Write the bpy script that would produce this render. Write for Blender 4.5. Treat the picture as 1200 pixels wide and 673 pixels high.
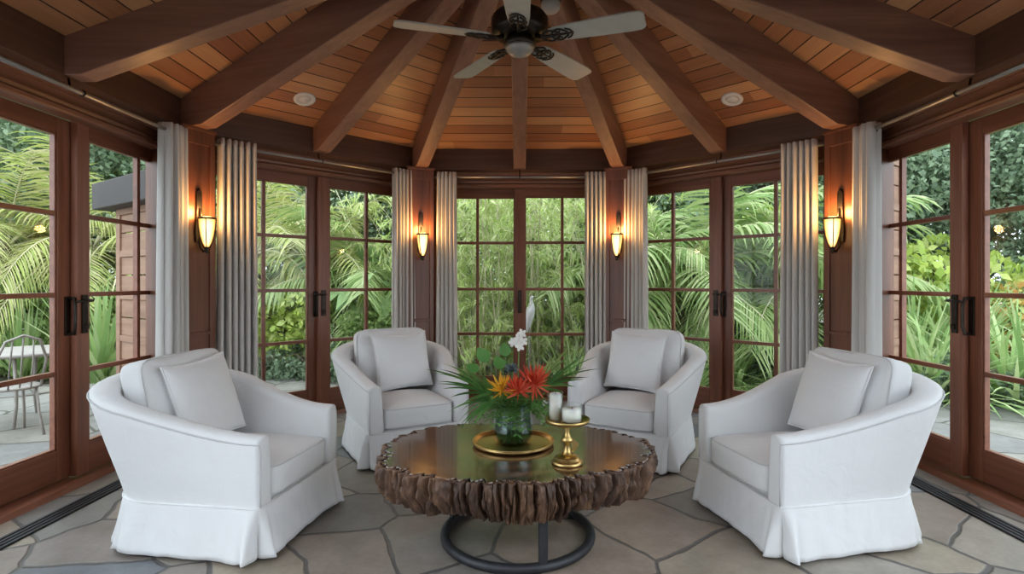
import bpy, bmesh, math, random
import numpy as np
from mathutils import Vector, Matrix, noise

PI = math.pi
S2 = math.sqrt(2)
for o in list(bpy.data.objects):
    bpy.data.objects.remove(o)
scene = bpy.context.scene
COL = scene.collection

# ------------------------------------------------------------------ camera, sky, exposure
EYE = 1.35
cam_d = bpy.data.cameras.new('camera')
cam_d.sensor_width = 36.0
cam_d.lens = 640 / 1200 * 36
cam_d.shift_x = -9 / 1200
cam_d.shift_y = -6.5 / 1200
cam_d.clip_start = 0.05
cam_d.clip_end = 200
cam = bpy.data.objects.new('camera', cam_d)
cam.location = (0, -3.28, EYE)
cam.rotation_euler = (PI / 2, 0, 0)
COL.objects.link(cam)
scene.camera = cam

world = bpy.data.worlds.new('overcast_sky')
scene.world = world
world.use_nodes = True
wn = world.node_tree.nodes
wn['Background'].inputs[0].default_value = (0.81, 0.905, 1.0, 1)
wn['Background'].inputs[1].default_value = 2.0

scene.view_settings.view_transform = 'Standard'
scene.view_settings.look = 'None'
scene.view_settings.gamma = 1
scene.view_settings.use_curve_mapping = False
scene.view_settings.exposure = 1.15
SCONCE_GLOW = 1.5
SCONCE_WATT = 4.5

# ------------------------------------------------------------------ helpers
def R(d):
    return math.radians(d)

def lerp(a, b, t):
    return a + (b - a) * t

def sstep(t):
    t = max(0.0, min(1.0, t))
    return t * t * (3 - 2 * t)

class MB:
    """collects raw geometry and links it as one mesh object"""
    def __init__(self):
        self.v = []
        self.f = []
        self.sm = []

    def add(self, vs, fs, smooth=False):
        n = len(self.v)
        self.v.extend([tuple(p) for p in vs])
        self.f.extend([tuple(i + n for i in f) for f in fs])
        self.sm.extend([smooth] * len(fs))
        return self

    def box(self, lo, hi, m=None):
        x0, y0, z0 = lo
        x1, y1, z1 = hi
        vs = [(x0, y0, z0), (x1, y0, z0), (x1, y1, z0), (x0, y1, z0), (x0, y0, z1), (x1, y0, z1), (x1, y1, z1), (x0, y1, z1)]
        if m is not None:
            vs = [m @ Vector(p) for p in vs]
        return self.add(vs, [(0, 3, 2, 1), (4, 5, 6, 7), (0, 1, 5, 4), (1, 2, 6, 5), (2, 3, 7, 6), (3, 0, 4, 7)])

    def prism(self, poly, axis, a, b, m=None):
        """poly of 2-D points extruded along 'x','y' or 'z' from a to b"""
        def P(p, h):
            q = {'x': (h, p[0], p[1]), 'y': (p[0], h, p[1]), 'z': (p[0], p[1], h)}[axis]
            return m @ Vector(q) if m is not None else q
        n = len(poly)
        vs = [P(p, a) for p in poly] + [P(p, b) for p in poly]
        fs = [tuple(range(n))[::-1], tuple(range(n, 2 * n))]
        for i in range(n):
            j = (i + 1) % n
            fs.append((i, j, n + j, n + i))
        return self.add(vs, fs)

    def lathe(self, prof, seg=32, center=(0, 0, 0), m=None, smooth=True):
        cx, cy, cz = center
        vs = []
        for r, z in prof:
            for k in range(seg):
                a = 2 * PI * k / seg
                p = Vector((cx + r * math.cos(a), cy + r * math.sin(a), cz + z))
                vs.append(m @ p if m is not None else p)
        fs = []
        for i in range(len(prof) - 1):
            for k in range(seg):
                k2 = (k + 1) % seg
                fs.append((i * seg + k, i * seg + k2, (i + 1) * seg + k2, (i + 1) * seg + k))
        if prof[0][0] > 1e-6:
            fs.append(tuple(range(seg))[::-1])
        if prof[-1][0] > 1e-6:
            n = (len(prof) - 1) * seg
            fs.append(tuple(range(n, n + seg)))
        return self.add(vs, fs, smooth)

    def tube(self, pts, r, seg=8, closed=False, caps=True, flat=1.0):
        pts = [Vector(p) for p in pts]
        n = len(pts)
        rad = r if isinstance(r, (list, tuple)) else [r] * n
        ref = None
        vs = []
        for i in range(n):
            a = pts[i - 1] if (i > 0 or closed) else pts[i]
            b = pts[(i + 1) % n] if (i < n - 1 or closed) else pts[i]
            t = (b - a)
            if t.length < 1e-9:
                t = Vector((0, 0, 1))
            t.normalize()
            if ref is None:
                ref = Vector((0, 0, 1)) if abs(t.z) < 0.9 else Vector((1, 0, 0))
            u = ref - t * ref.dot(t)
            if u.length < 1e-6:
                u = Vector((1, 0, 0)) - t * t.x
            u.normalize()
            w = t.cross(u)
            ref = u
            for k in range(seg):
                g = 2 * PI * k / seg
                vs.append(pts[i] + u * (rad[i] * math.cos(g)) + w * (rad[i] * flat * math.sin(g)))
        fs = []
        rng = n if closed else n - 1
        for i in range(rng):
            j = (i + 1) % n
            for k in range(seg):
                k2 = (k + 1) % seg
                fs.append((i * seg + k, i * seg + k2, j * seg + k2, j * seg + k))
        if caps and not closed:
            fs.append(tuple(range(seg))[::-1])
            fs.append(tuple(range((n - 1) * seg, n * seg)))
        return self.add(vs, fs, True)

    def grid(self, rows, closed_u=False, smooth=True):
        """rows: list of equally long point lists"""
        h, w = len(rows), len(rows[0])
        vs = [p for r in rows for p in r]
        fs = []
        for i in range(h - 1):
            for j in range(w if closed_u else w - 1):
                j2 = (j + 1) % w
                fs.append((i * w + j, i * w + j2, (i + 1) * w + j2, (i + 1) * w + j))
        return self.add(vs, fs, smooth)

    def blade(self, path, widths, side):
        """leaf strip along path; side = direction of its width"""
        vs, fs = [], []
        side = Vector(side)
        for p, w in zip(path, widths):
            p = Vector(p)
            vs += [p - side * w, p + side * w]
        for i in range(len(path) - 1):
            fs.append((2 * i, 2 * i + 1, 2 * i + 3, 2 * i + 2))
        return self.add(vs, fs, False)

    def mesh(self, name):
        me = bpy.data.meshes.new(name)
        me.from_pydata(self.v, [], self.f)
        me.polygons.foreach_set('use_smooth', self.sm)
        me.update()
        return me

    def build(self, name, mat, parent=None, bevel=0, solid=0, subd=0, weld=True, loc=None, rz=None):
        me = self.mesh(name)
        if weld:
            bm = bmesh.new()
            bm.from_mesh(me)
            bmesh.ops.recalc_face_normals(bm, faces=bm.faces)
            bm.to_mesh(me)
            bm.free()
        me.materials.append(mat)
        o = bpy.data.objects.new(name, me)
        COL.objects.link(o)
        if parent is not None:
            o.parent = parent
        if loc is not None:
            o.location = loc
        if rz is not None:
            o.rotation_euler.z = rz
        if solid:
            md = o.modifiers.new('thickness', 'SOLIDIFY')
            md.thickness = solid
            md.offset = 0
        if bevel:
            md = o.modifiers.new('edge', 'BEVEL')
            md.width = bevel
            md.segments = 2
            md.limit_method = 'ANGLE'
            md.angle_limit = R(40)
        if subd:
            md = o.modifiers.new('smooth', 'SUBSURF')
            md.levels = md.render_levels = subd
        return o

def tag(o, label=None, cat=None, group=None, kind=None):
    if label:
        o['label'] = label
    if cat:
        o['category'] = cat
    if group:
        o['group'] = group
    if kind:
        o['kind'] = kind
    return o

def empty(name, loc=(0, 0, 0), rz=0.0):
    o = bpy.data.objects.new(name, None)
    o.empty_display_size = 0.1
    o.location = loc
    o.rotation_euler.z = rz
    COL.objects.link(o)
    return o

def copy_tree(o, parent=None):
    c = o.copy()
    COL.objects.link(c)
    if parent is not None:
        c.parent = parent
    for ch in list(o.children):
        copy_tree(ch, c)
    return c

def rounded(sx, sy, sz, p=8, crown=0.0, n=14, wr=0.0, seed=0, m=None, low=0.0):
    """soft-edged box, half sizes sx sy sz"""
    mb = MB()
    for ax in range(3):
        for sgn in (-1, 1):
            rows = []
            for i in range(n + 1):
                row = []
                for j in range(n + 1):
                    a = math.sin((2 * i / n - 1) * PI / 2)
                    b = math.sin((2 * j / n - 1) * PI / 2)
                    c = [0, 0, 0]
                    c[ax] = sgn
                    c[(ax + 1) % 3] = a
                    c[(ax + 2) % 3] = b
                    k = (abs(c[0]) ** p + abs(c[1]) ** p + abs(c[2]) ** p) ** (-1 / p)
                    q = Vector(c) * k
                    v = Vector((q.x * sx, q.y * sy, q.z * sz))
                    cz = max(0, 1 - q.x ** 2) * max(0, 1 - q.y ** 2)
                    v.z += (crown if q.z > 0 else -low) * cz * abs(q.z)
                    if wr:
                        g = noise.noise(Vector((v.x * 9 + seed, v.y * 9, v.z * 9))) + 0.5 * noise.noise(Vector((v.x * 21, v.y * 21 + seed, v.z * 21)))
                        v += v.normalized() * wr * g
                    row.append(m @ v if m is not None else v)
                rows.append(row)
            mb.grid(rows)
    return mb

# ------------------------------------------------------------------ materials
class NT:
    def __init__(self, name):
        self.m = bpy.data.materials.new(name)
        self.m.use_nodes = True
        self.t = self.m.node_tree
        self.b = self.t.nodes['Principled BSDF']
        self.out = self.t.nodes['Material Output']

    def n(self, typ, **kw):
        nd = self.t.nodes.new(typ)
        for k, v in kw.items():
            if k.startswith('i_'):
                nd.inputs[k[2:].replace('_', ' ')].default_value = v
            else:
                setattr(nd, k, v)
        return nd

    def l(self, a, b):
        self.t.links.new(a, b)

    def coords(self, scale=(1, 1, 1), kind='Object'):
        tc = self.n('ShaderNodeTexCoord')
        mp = self.n('ShaderNodeMapping')
        mp.inputs['Scale'].default_value = scale
        self.l(tc.outputs[kind], mp.inputs[0])
        return mp.outputs[0]

    def noise(self, vec, scale, detail=4, rough=0.55, dist=0.0):
        nd = self.n('ShaderNodeTexNoise')
        nd.inputs['Scale'].default_value = scale
        nd.inputs['Detail'].default_value = detail
        nd.inputs['Roughness'].default_value = rough
        nd.inputs['Distortion'].default_value = dist
        self.l(vec, nd.inputs['Vector'])
        return nd

    def ramp(self, fac, stops):
        nd = self.n('ShaderNodeValToRGB')
        el = nd.color_ramp.elements
        while len(el) < len(stops):
            el.new(0.5)
        for e, (p, c) in zip(el, stops):
            e.position = p
            e.color = (*c, 1) if len(c) == 3 else c
        self.l(fac, nd.inputs[0])
        return nd.outputs[0]

    def math(self, op, a, b=None, c=None):
        nd = self.n('ShaderNodeMath', operation=op)
        for i, x in enumerate((a, b, c)):
            if x is None:
                continue
            if isinstance(x, (int, float)):
                nd.inputs[i].default_value = x
            else:
                self.l(x, nd.inputs[i])
        return nd.outputs[0]

    def mix(self, fac, a, b, mode='MIX'):
        nd = self.n('ShaderNodeMix', data_type='RGBA', blend_type=mode)
        for sock, x in ((nd.inputs[0], fac), (nd.inputs[6], a), (nd.inputs[7], b)):
            if isinstance(x, (int, float)):
                sock.default_value = x
            elif isinstance(x, tuple):
                sock.default_value = (*x, 1)
            else:
                self.l(x, sock)
        return nd.outputs[2]

    def bump(self, h, strength=0.3, dist=0.01):
        nd = self.n('ShaderNodeBump')
        nd.inputs['Strength'].default_value = strength
        nd.inputs['Distance'].default_value = dist
        self.l(h, nd.inputs['Height'])
        self.l(nd.outputs[0], self.b.inputs['Normal'])

    def set(self, **kw):
        for k, v in kw.items():
            s = self.b.inputs[k.replace('_', ' ')]
            if isinstance(v, (int, float)):
                s.default_value = v
            elif isinstance(v, tuple):
                s.default_value = (*v, 1) if len(v) == 3 else v
            else:
                self.l(v, s)
        return self

def wood(name, dark, mid, light, axis='z', rough=0.4, coat=0.0, grain=1.0):
    t = NT(name)
    k = 22 * grain
    sc = {'x': (1.3, k, k), 'y': (k, 1.3, k), 'z': (k, k, 1.3)}[axis]
    v = t.coords(sc)
    n1 = t.noise(v, 1.0, 5, 0.6, 0.4)
    v2 = t.coords(tuple(x * 0.22 for x in sc))
    n2 = t.noise(v2, 1.0, 3, 0.5)
    f = t.math('MULTIPLY_ADD', n2.outputs[0], 0.5, t.math('MULTIPLY', n1.outputs[0], 0.5))
    c = t.ramp(f, [(0.3, dark), (0.5, mid), (0.7, light)])
    t.set(Base_Color=c, Roughness=rough, Coat_Weight=coat, Coat_Roughness=0.38)
    t.bump(n1.outputs[0], 0.12, 0.004)
    return t.m

def plain(name, col, rough=0.5, metal=0.0, var=0.0, scale=8, bump=0.0, **kw):
    t = NT(name)
    if var or bump:
        n1 = t.noise(t.coords(), scale, 5, 0.6)
        lo = tuple(c * (1 - var) for c in col)
        hi = tuple(min(1, c * (1 + var)) for c in col)
        t.set(Base_Color=t.ramp(n1.outputs[0], [(0.3, lo), (0.7, hi)]))
        if bump:
            t.bump(n1.outputs[0], bump, 0.01)
    else:
        t.set(Base_Color=col)
    t.set(Roughness=rough, Metallic=metal, **kw)
    return t.m

M = {}
D_, M_, L_ = (0.14, 0.043, 0.021), (0.25, 0.086, 0.045), (0.35, 0.135, 0.074)
M['door_z'] = wood('door_wood_upright', D_, M_, L_, 'z', 0.38, 0.25)
M['door_x'] = wood('door_wood_level', D_, M_, L_, 'x', 0.38, 0.25)
BD, BM, BL = (0.15, 0.068, 0.044), (0.26, 0.125, 0.082), (0.37, 0.2, 0.14)
M['beam'] = wood('beam_wood', BD, BM, BL, 'x', 0.5, 0.35)
M['frieze'] = wood('frieze_wood', (0.05, 0.022, 0.013), (0.1, 0.045, 0.026), (0.15, 0.07, 0.04), 'x', 0.45, 0.1)
M['fascia'] = wood('fascia_wood', (0.14, 0.055, 0.03), (0.25, 0.105, 0.06), (0.36, 0.165, 0.1), 'x', 0.4, 0.2)
M['post'] = wood('post_wood', (0.07, 0.024, 0.012), (0.15, 0.052, 0.026), (0.22, 0.085, 0.045), 'z', 0.4, 0.2)

def ceiling_mat():
    t = NT('cedar_ceiling_boards')
    tc = t.n('ShaderNodeTexCoord')
    sp = t.n('ShaderNodeSeparateXYZ')
    t.l(tc.outputs['Object'], sp.inputs[0])
    row = t.math('DIVIDE', sp.outputs[1], 0.142)
    fl = t.math('FLOOR', row)
    fr = t.math('FRACT', row)
    wn_ = t.n('ShaderNodeTexWhiteNoise', noise_dimensions='1D')
    t.l(fl, wn_.inputs['W'])
    # butt joints: every row is cut at its own offsets
    seg = t.math('FLOOR', t.math('ADD', t.math('DIVIDE', sp.outputs[0], 0.95), t.math('MULTIPLY', wn_.outputs[0], 7.3)))
    w2 = t.n('ShaderNodeTexWhiteNoise', noise_dimensions='2D')
    cb = t.n('ShaderNodeCombineXYZ')
    t.l(seg, cb.inputs[0])
    t.l(fl, cb.inputs[1])
    t.l(cb.outputs[0], w2.inputs['Vector'])
    mp = t.n('ShaderNodeMapping')
    mp.inputs['Scale'].default_value = (1.6, 26, 26)
    t.l(tc.outputs['Object'], mp.inputs[0])
    g = t.noise(mp.outputs[0], 1.0, 5, 0.6, 0.5)
    f = t.math('MULTIPLY_ADD', w2.outputs[0], 0.62, t.math('MULTIPLY', g.outputs[0], 0.42))
    c = t.ramp(f, [(0.15, (0.27, 0.1, 0.055)), (0.42, (0.42, 0.175, 0.075)), (0.66, (0.55, 0.26, 0.12)), (0.9, (0.66, 0.37, 0.17))])
    e = t.math('MINIMUM', fr, t.math('SUBTRACT', 1.0, fr))
    gr = t.math('LESS_THAN', e, 0.035)
    c = t.mix(gr, c, (0.02, 0.008, 0.004))
    t.set(Base_Color=c, Roughness=0.42, Coat_Weight=0.15, Coat_Roughness=0.3)
    t.bump(t.math('SUBTRACT', 1.0, gr), 0.5, 0.01)
    return t.m
M['ceiling'] = ceiling_mat()
M['plaster'] = plain('warm_white_plaster', (0.78, 0.78, 0.77), 0.9)

def flagstone(name, scale, tones, joint, rough, warp=0.26, jw=0.02):
    t = NT(name)
    tc = t.n('ShaderNodeTexCoord')
    nz = t.n('ShaderNodeTexNoise')
    nz.inputs['Scale'].default_value = 1.4
    nz.inputs['Detail'].default_value = 3
    t.l(tc.outputs['Object'], nz.inputs['Vector'])
    vm = t.n('ShaderNodeVectorMath', operation='SCALE')
    t.l(nz.outputs['Color'], vm.inputs[0])
    vm.inputs['Scale'].default_value = warp
    va = t.n('ShaderNodeVectorMath', operation='ADD')
    t.l(tc.outputs['Object'], va.inputs[0])
    t.l(vm.outputs[0], va.inputs[1])
    v1 = t.n('ShaderNodeTexVoronoi', voronoi_dimensions='2D')
    v2 = t.n('ShaderNodeTexVoronoi', voronoi_dimensions='2D', feature='DISTANCE_TO_EDGE')
    for v in (v1, v2):
        v.inputs['Scale'].default_value = scale
        v.inputs['Randomness'].default_value = 0.95
        t.l(va.outputs[0], v.inputs['Vector'])
    sp = t.n('ShaderNodeSeparateColor')
    t.l(v1.outputs['Color'], sp.inputs[0])
    base = t.ramp(sp.outputs[0], [(i / (len(tones) - 1), c) for i, c in enumerate(tones)])
    big = t.noise(tc.outputs['Object'], 5.5, 6, 0.62)
    fine = t.noise(tc.outputs['Object'], 38, 4, 0.6)
    base = t.mix(0.75, base, t.ramp(big.outputs[0], [(0.3, (0.55, 0.53, 0.5)), (0.7, (1.0, 1.0, 1.0))]), 'MULTIPLY')
    base = t.mix(0.5, base, t.ramp(fine.outputs[0], [(0.3, (0.72, 0.72, 0.72)), (0.7, (1, 1, 1))]), 'MULTIPLY')
    jm = t.n('ShaderNodeMapRange', interpolation_type='SMOOTHSTEP')
    t.l(v2.outputs['Distance'], jm.inputs[0])
    jm.inputs[1].default_value = jw * 0.5
    jm.inputs[2].default_value = jw * 1.3
    jc = t.mix(0.6, joint, t.ramp(fine.outputs[0], [(0.3, (0.4, 0.4, 0.4)), (0.7, (1, 1, 1))]), 'MULTIPLY')
    t.set(Base_Color=t.mix(jm.outputs[0], jc, base), Roughness=t.math('MULTIPLY_ADD', big.outputs[0], 0.25, rough - 0.12))
    h = t.math('ADD', jm.outputs[0], t.math('MULTIPLY', big.outputs[0], 0.5))
    t.bump(h, 0.45, 0.012)
    return t.m
M['floor'] = flagstone('flagstone_floor', 1.75, [(0.16, 0.17, 0.19), (0.41, 0.345, 0.265), (0.25, 0.24, 0.22), (0.38, 0.3, 0.24), (0.18, 0.195, 0.215), (0.48, 0.415, 0.33)], (0.12, 0.11, 0.1), 0.42)
M['patio'] = flagstone('flagstone_patio', 1.3, [(0.27, 0.26, 0.24), (0.34, 0.32, 0.28), (0.24, 0.235, 0.225), (0.31, 0.29, 0.26)], (0.1, 0.095, 0.075), 0.75)
M['soil'] = plain('garden_soil', (0.09, 0.085, 0.05), 0.95, var=0.4, scale=6, bump=0.5)
M['lawn'] = plain('lawn_ground', (0.14, 0.2, 0.06), 0.95, var=0.35, scale=4, bump=0.3)

def fabric(name, col, wr=0.25, weave=900.0):
    t = NT(name)
    v = t.coords()
    n1 = t.noise(v, 7, 4, 0.55, 0.6)
    n2 = t.noise(v, weave, 2, 0.5)
    t.set(Base_Color=col, Roughness=0.92, Sheen_Weight=0.12, Specular_IOR_Level=0.2)
    h = t.math('MULTIPLY_ADD', n2.outputs[0], 0.06, n1.outputs[0])
    t.bump(h, wr, 0.02)
    return t.m
M['linen'] = fabric('white_slipcover_linen', (0.74, 0.74, 0.74), 0.42)
M['pillow'] = fabric('white_pillow_linen', (0.75, 0.75, 0.75), 0.3)
M['curtain'] = fabric('grey_white_curtain_cloth', (0.62, 0.60, 0.57), 0.1)
M['seam'] = plain('grey_seam_cord', (0.6, 0.6, 0.6), 0.9)

M['bronze'] = plain('dark_bronze_metal', (0.045, 0.036, 0.03), 0.4, 0.85, var=0.3, scale=20)
M['rod'] = plain('pewter_rod_metal', (0.33, 0.32, 0.31), 0.4, 0.75)
M['iron'] = plain('black_iron', (0.035, 0.036, 0.04), 0.5, 0.5, var=0.3, scale=14)
M['patio_metal'] = plain('weathered_patio_metal', (0.32, 0.29, 0.26), 0.6, 0.3, var=0.2)
M['brass'] = plain('brushed_gold', (0.52, 0.36, 0.14), 0.34, 1.0, var=0.12, scale=10)
M['drain'] = plain('black_drain_metal', (0.035, 0.037, 0.042), 0.4, 0.6)
M['drain_hole'] = plain('drain_slot_dark', (0.006, 0.006, 0.007), 0.9)
M['blade'] = plain('pale_fan_blade', (0.42, 0.41, 0.37), 0.45, var=0.08, scale=6)
M['bowl'] = plain('grey_fan_bowl', (0.33, 0.31, 0.29), 0.35, 0.3)
M['grey'] = plain('grey_fixture', (0.42, 0.40, 0.37), 0.6)
M['white'] = plain('white_fixture', (0.82, 0.81, 0.78), 0.5)
M['wax'] = plain('cream_wax', (0.88, 0.85, 0.78), 0.5, Subsurface_Weight=0.2)
M['wick'] = plain('dark_wick', (0.03, 0.025, 0.02), 0.9)
M['shutter'] = wood('weathered_panel_wood', (0.16, 0.085, 0.055), (0.28, 0.16, 0.105), (0.4, 0.25, 0.17), 'x', 0.6, 0, 0.6)
M['eave'] = plain('grey_painted_board', (0.05, 0.042, 0.04), 0.7, var=0.1)
M['statue'] = plain('white_stone', (0.85, 0.82, 0.84), 0.6, var=0.05)

def glass_mat(name, tint=(0.97, 0.985, 0.98), rough=0.0, boost=1.0):
    t = NT(name)
    tr = t.n('ShaderNodeBsdfTransparent')
    tr.inputs[0].default_value = (*tint, 1)
    gl = t.n('ShaderNodeBsdfGlossy')
    gl.inputs['Roughness'].default_value = rough
    lw = t.n('ShaderNodeLayerWeight')
    lw.inputs[0].default_value = 0.5
    sch = t.math('MULTIPLY_ADD', t.math('POWER', lw.outputs['Facing'], 5.0), 0.9, 0.04)
    mx = t.n('ShaderNodeMixShader')
    t.l(t.math('MINIMUM', t.math('MULTIPLY', sch, boost), 1.0), mx.inputs[0])
    t.l(tr.outputs[0], mx.inputs[1])
    t.l(gl.outputs[0], mx.inputs[2])
    t.l(mx.outputs[0], t.out.inputs[0])
    return t.m
M['glass'] = glass_mat('door_glass', boost=0.25)
M['vase'] = glass_mat('green_vase_glass', (0.72, 0.86, 0.83), 0.03, 2.2)
M['jar'] = glass_mat('clear_jar_glass', (0.97, 0.98, 0.975), 0.02, 1.0)

def shade_mat():
    t = NT('glowing_amber_glass')
    lw = t.n('ShaderNodeLayerWeight')
    lw.inputs[0].default_value = 0.35
    c = t.ramp(lw.outputs['Facing'], [(0.0, (1.0, 0.72, 0.30)), (0.4, (1.0, 0.5, 0.12)), (1.0, (0.75, 0.22, 0.03))])
    s = t.ramp(lw.outputs['Facing'], [(0.0, (1, 1, 1)), (0.6, (0.45, 0.45, 0.45)), (1.0, (0.25, 0.25, 0.25))])
    em = t.n('ShaderNodeEmission')
    t.l(c, em.inputs[0])
    t.l(t.math('MULTIPLY', s, SCONCE_GLOW), em.inputs[1])
    t.l(em.outputs[0], t.out.inputs[0])
    return t.m
M['shade'] = shade_mat()

def leaf_mat(name, cols, trans=0.35, rough=0.55):
    t = NT(name)
    g = t.n('ShaderNodeNewGeometry')
    oi = t.n('ShaderNodeObjectInfo')
    f = t.math('FRACT', t.math('ADD', g.outputs['Random Per Island'], t.math('MULTIPLY', oi.outputs['Random'], 0.15)))
    c = t.ramp(f, [(i / (len(cols) - 1), k) for i, k in enumerate(cols)])
    tl = t.n('ShaderNodeBsdfTranslucent')
    t.l(c, tl.inputs[0])
    t.set(Base_Color=c, Roughness=rough, Specular_IOR_Level=0.35)
    mx = t.n('ShaderNodeMixShader')
    mx.inputs[0].default_value = trans
    t.l(t.b.outputs[0], mx.inputs[1])
    t.l(tl.outputs[0], mx.inputs[2])
    t.l(mx.outputs[0], t.out.inputs[0])
    return t.m
M['lf_dark'] = leaf_mat('dark_tree_leaf', [(0.12, 0.18, 0.1), (0.2, 0.28, 0.16), (0.3, 0.38, 0.24), (0.15, 0.22, 0.14)])
M['lf_mid'] = leaf_mat('mid_green_leaf', [(0.18, 0.28, 0.08), (0.3, 0.42, 0.13), (0.4, 0.52, 0.2), (0.22, 0.32, 0.12)])
M['lf_lime'] = leaf_mat('lime_leaf', [(0.32, 0.44, 0.09), (0.5, 0.6, 0.13), (0.62, 0.68, 0.24), (0.36, 0.46, 0.13)])
M['lf_bamboo'] = leaf_mat('bamboo_leaf', [(0.34, 0.46, 0.12), (0.52, 0.64, 0.2), (0.72, 0.76, 0.42), (0.44, 0.56, 0.18)])
M['lf_palm'] = leaf_mat('palm_leaf', [(0.2, 0.32, 0.1), (0.36, 0.47, 0.17), (0.5, 0.55, 0.28), (0.28, 0.4, 0.13)])
M['lf_gold'] = leaf_mat('golden_palm_leaf', [(0.34, 0.42, 0.1), (0.5, 0.53, 0.18), (0.62, 0.57, 0.32), (0.4, 0.47, 0.12)])
M['lf_big'] = leaf_mat('large_soft_leaf', [(0.2, 0.34, 0.14), (0.32, 0.47, 0.2), (0.42, 0.56, 0.28)])
M['lf_strap'] = leaf_mat('strap_leaf', [(0.22, 0.36, 0.12), (0.36, 0.5, 0.18), (0.55, 0.62, 0.32), (0.26, 0.4, 0.16)])
M['lf_flower'] = leaf_mat('orange_flower_shrub_leaf', [(0.3, 0.42, 0.12), (0.6, 0.52, 0.14), (0.7, 0.36, 0.12), (0.4, 0.5, 0.15)])
M['lf_vase'] = leaf_mat('cut_palm_leaf', [(0.055, 0.16, 0.04), (0.1, 0.26, 0.065), (0.17, 0.36, 0.1)], 0.3, 0.4)
M['lf_vase2'] = leaf_mat('cut_fern_leaf', [(0.07, 0.17, 0.04), (0.12, 0.27, 0.06), (0.2, 0.36, 0.1)], 0.3)
M['bark'] = plain('tree_trunk_bark', (0.15, 0.11, 0.08), 0.9, var=0.3, scale=12, bump=0.5)
M['culm'] = plain('bamboo_culm', (0.6, 0.55, 0.36), 0.6, var=0.25)
M['red'] = leaf_mat('coral_red_petal', [(0.6, 0.06, 0.03), (0.8, 0.13, 0.06), (0.85, 0.22, 0.12)], 0.25)
M['yellow'] = leaf_mat('golden_petal', [(0.85, 0.42, 0.03), (0.9, 0.55, 0.05)], 0.25)
M['petal_white'] = leaf_mat('white_petal', [(0.82, 0.8, 0.76), (0.9, 0.88, 0.85)], 0.3)
M['thistle'] = leaf_mat('grey_blue_bract', [(0.16, 0.22, 0.22), (0.25, 0.32, 0.33)], 0.2)

def table_top_mat():
    t = NT('polished_slab_wood')
    tc = t.n('ShaderNodeTexCoord')
    mp = t.n('ShaderNodeMapping')
    mp.inputs['Scale'].default_value = (1.0, 1.45, 1.0)
    t.l(tc.outputs['Object'], mp.inputs[0])
    w = t.noise(mp.outputs[0], 2.2, 4, 0.5)
    vl = t.n('ShaderNodeVectorMath', operation='LENGTH')
    t.l(mp.outputs[0], vl.inputs[0])
    r = t.math('MULTIPLY_ADD', w.outputs[0], 0.22, vl.outputs['Value'])
    s = t.math('SINE', t.math('MULTIPLY', r, 52))
    fine = t.noise(mp.outputs[0], 30, 4, 0.6)
    f = t.math('ADD', t.math('MULTIPLY_ADD', s, 0.17, 0.2), t.math('MULTIPLY', w.outputs[0], 0.55))
    f = t.math('ADD', f, t.math('MULTIPLY_ADD', fine.outputs[0], 0.14, -0.07))
    c = t.ramp(f, [(0.25, (0.025, 0.009, 0.004)), (0.5, (0.07, 0.026, 0.011)), (0.68, (0.15, 0.065, 0.026)), (0.85, (0.26, 0.13, 0.05))])
    t.set(Base_Color=c, Roughness=0.2, Coat_Weight=0.7, Coat_Roughness=0.08)
    return t.m
M['slab'] = table_top_mat()

def bark_mat():
    t = NT('live_edge_bark')
    v = t.coords((1, 1, 0.45))
    n1 = t.noise(v, 26, 6, 0.65, 0.6)
    n2 = t.noise(v, 7, 3, 0.5)
    f = t.math('MULTIPLY_ADD', n2.outputs[0], 0.5, t.math('MULTIPLY', n1.outputs[0], 0.5))
    t.set(Base_Color=t.ramp(f, [(0.3, (0.018, 0.008, 0.005)), (0.48, (0.075, 0.036, 0.02)), (0.7, (0.26, 0.135, 0.07))]), Roughness=0.55, Coat_Weight=0.15)
    t.bump(n1.outputs[0], 0.8, 0.012)
    return t.m
M['bark_edge'] = bark_mat()

# ------------------------------------------------------------------ room geometry
# facet angle a: 0 = back, +-45 = diagonals, +-90 = sides, beyond = rear
def nrm(a):
    a = R(a)
    return Vector((math.sin(a), math.cos(a), 0)), Vector((math.cos(a), -math.sin(a), 0))

def P(a, t, w, z):
    n, tt = nrm(a)
    return n * w + tt * t + Vector((0, 0, z))

DIAG = {45, -45, 135, -135}
SIDE_NAMES = {0: 'back', 45: 'back_right', -45: 'back_left', 90: 'right', -90: 'left', 135: 'rear_right', -135: 'rear_left', 180: 'rear'}

def tend(a, w, d=0.0):
    """half length of the facet line at distance w (d = extra set-back of the diagonals)"""
    if a in DIAG:
        return S2 * w - (w + d)
    return (w + d) * S2 - w

def facet_prism(mb, a, prof, d=0.0):
    """(w,z) profile run along a facet and mitred at its corners; local x runs along the facet"""
    dd = d if a in DIAG else 0.0
    n = len(prof)
    A = [Vector((-tend(a, w, d), w + dd, z)) for w, z in prof]
    B = [Vector((tend(a, w, d), w + dd, z)) for w, z in prof]
    fs = [tuple(range(n)), tuple(range(n, 2 * n))[::-1]]
    for i in range(n):
        j = (i + 1) % n
        fs.append((i, n + i, n + j, j))
    mb.add(A + B, fs)

FD = 0.055
def struct(o):
    o['kind'] = 'structure'
    return o

# floor: paved inside and behind the camera, patio and garden outside
def ring_poly(w, d=0.0):
    pts = []
    for a in (0, 45, 90, 135, 180, -135, -90, -45):
        dd = d if a in DIAG else 0
        n, t = nrm(a)
        pts.append(n * (w + dd) + t * tend(a, w, d))
    return [(p.x, p.y) for p in pts]

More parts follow.
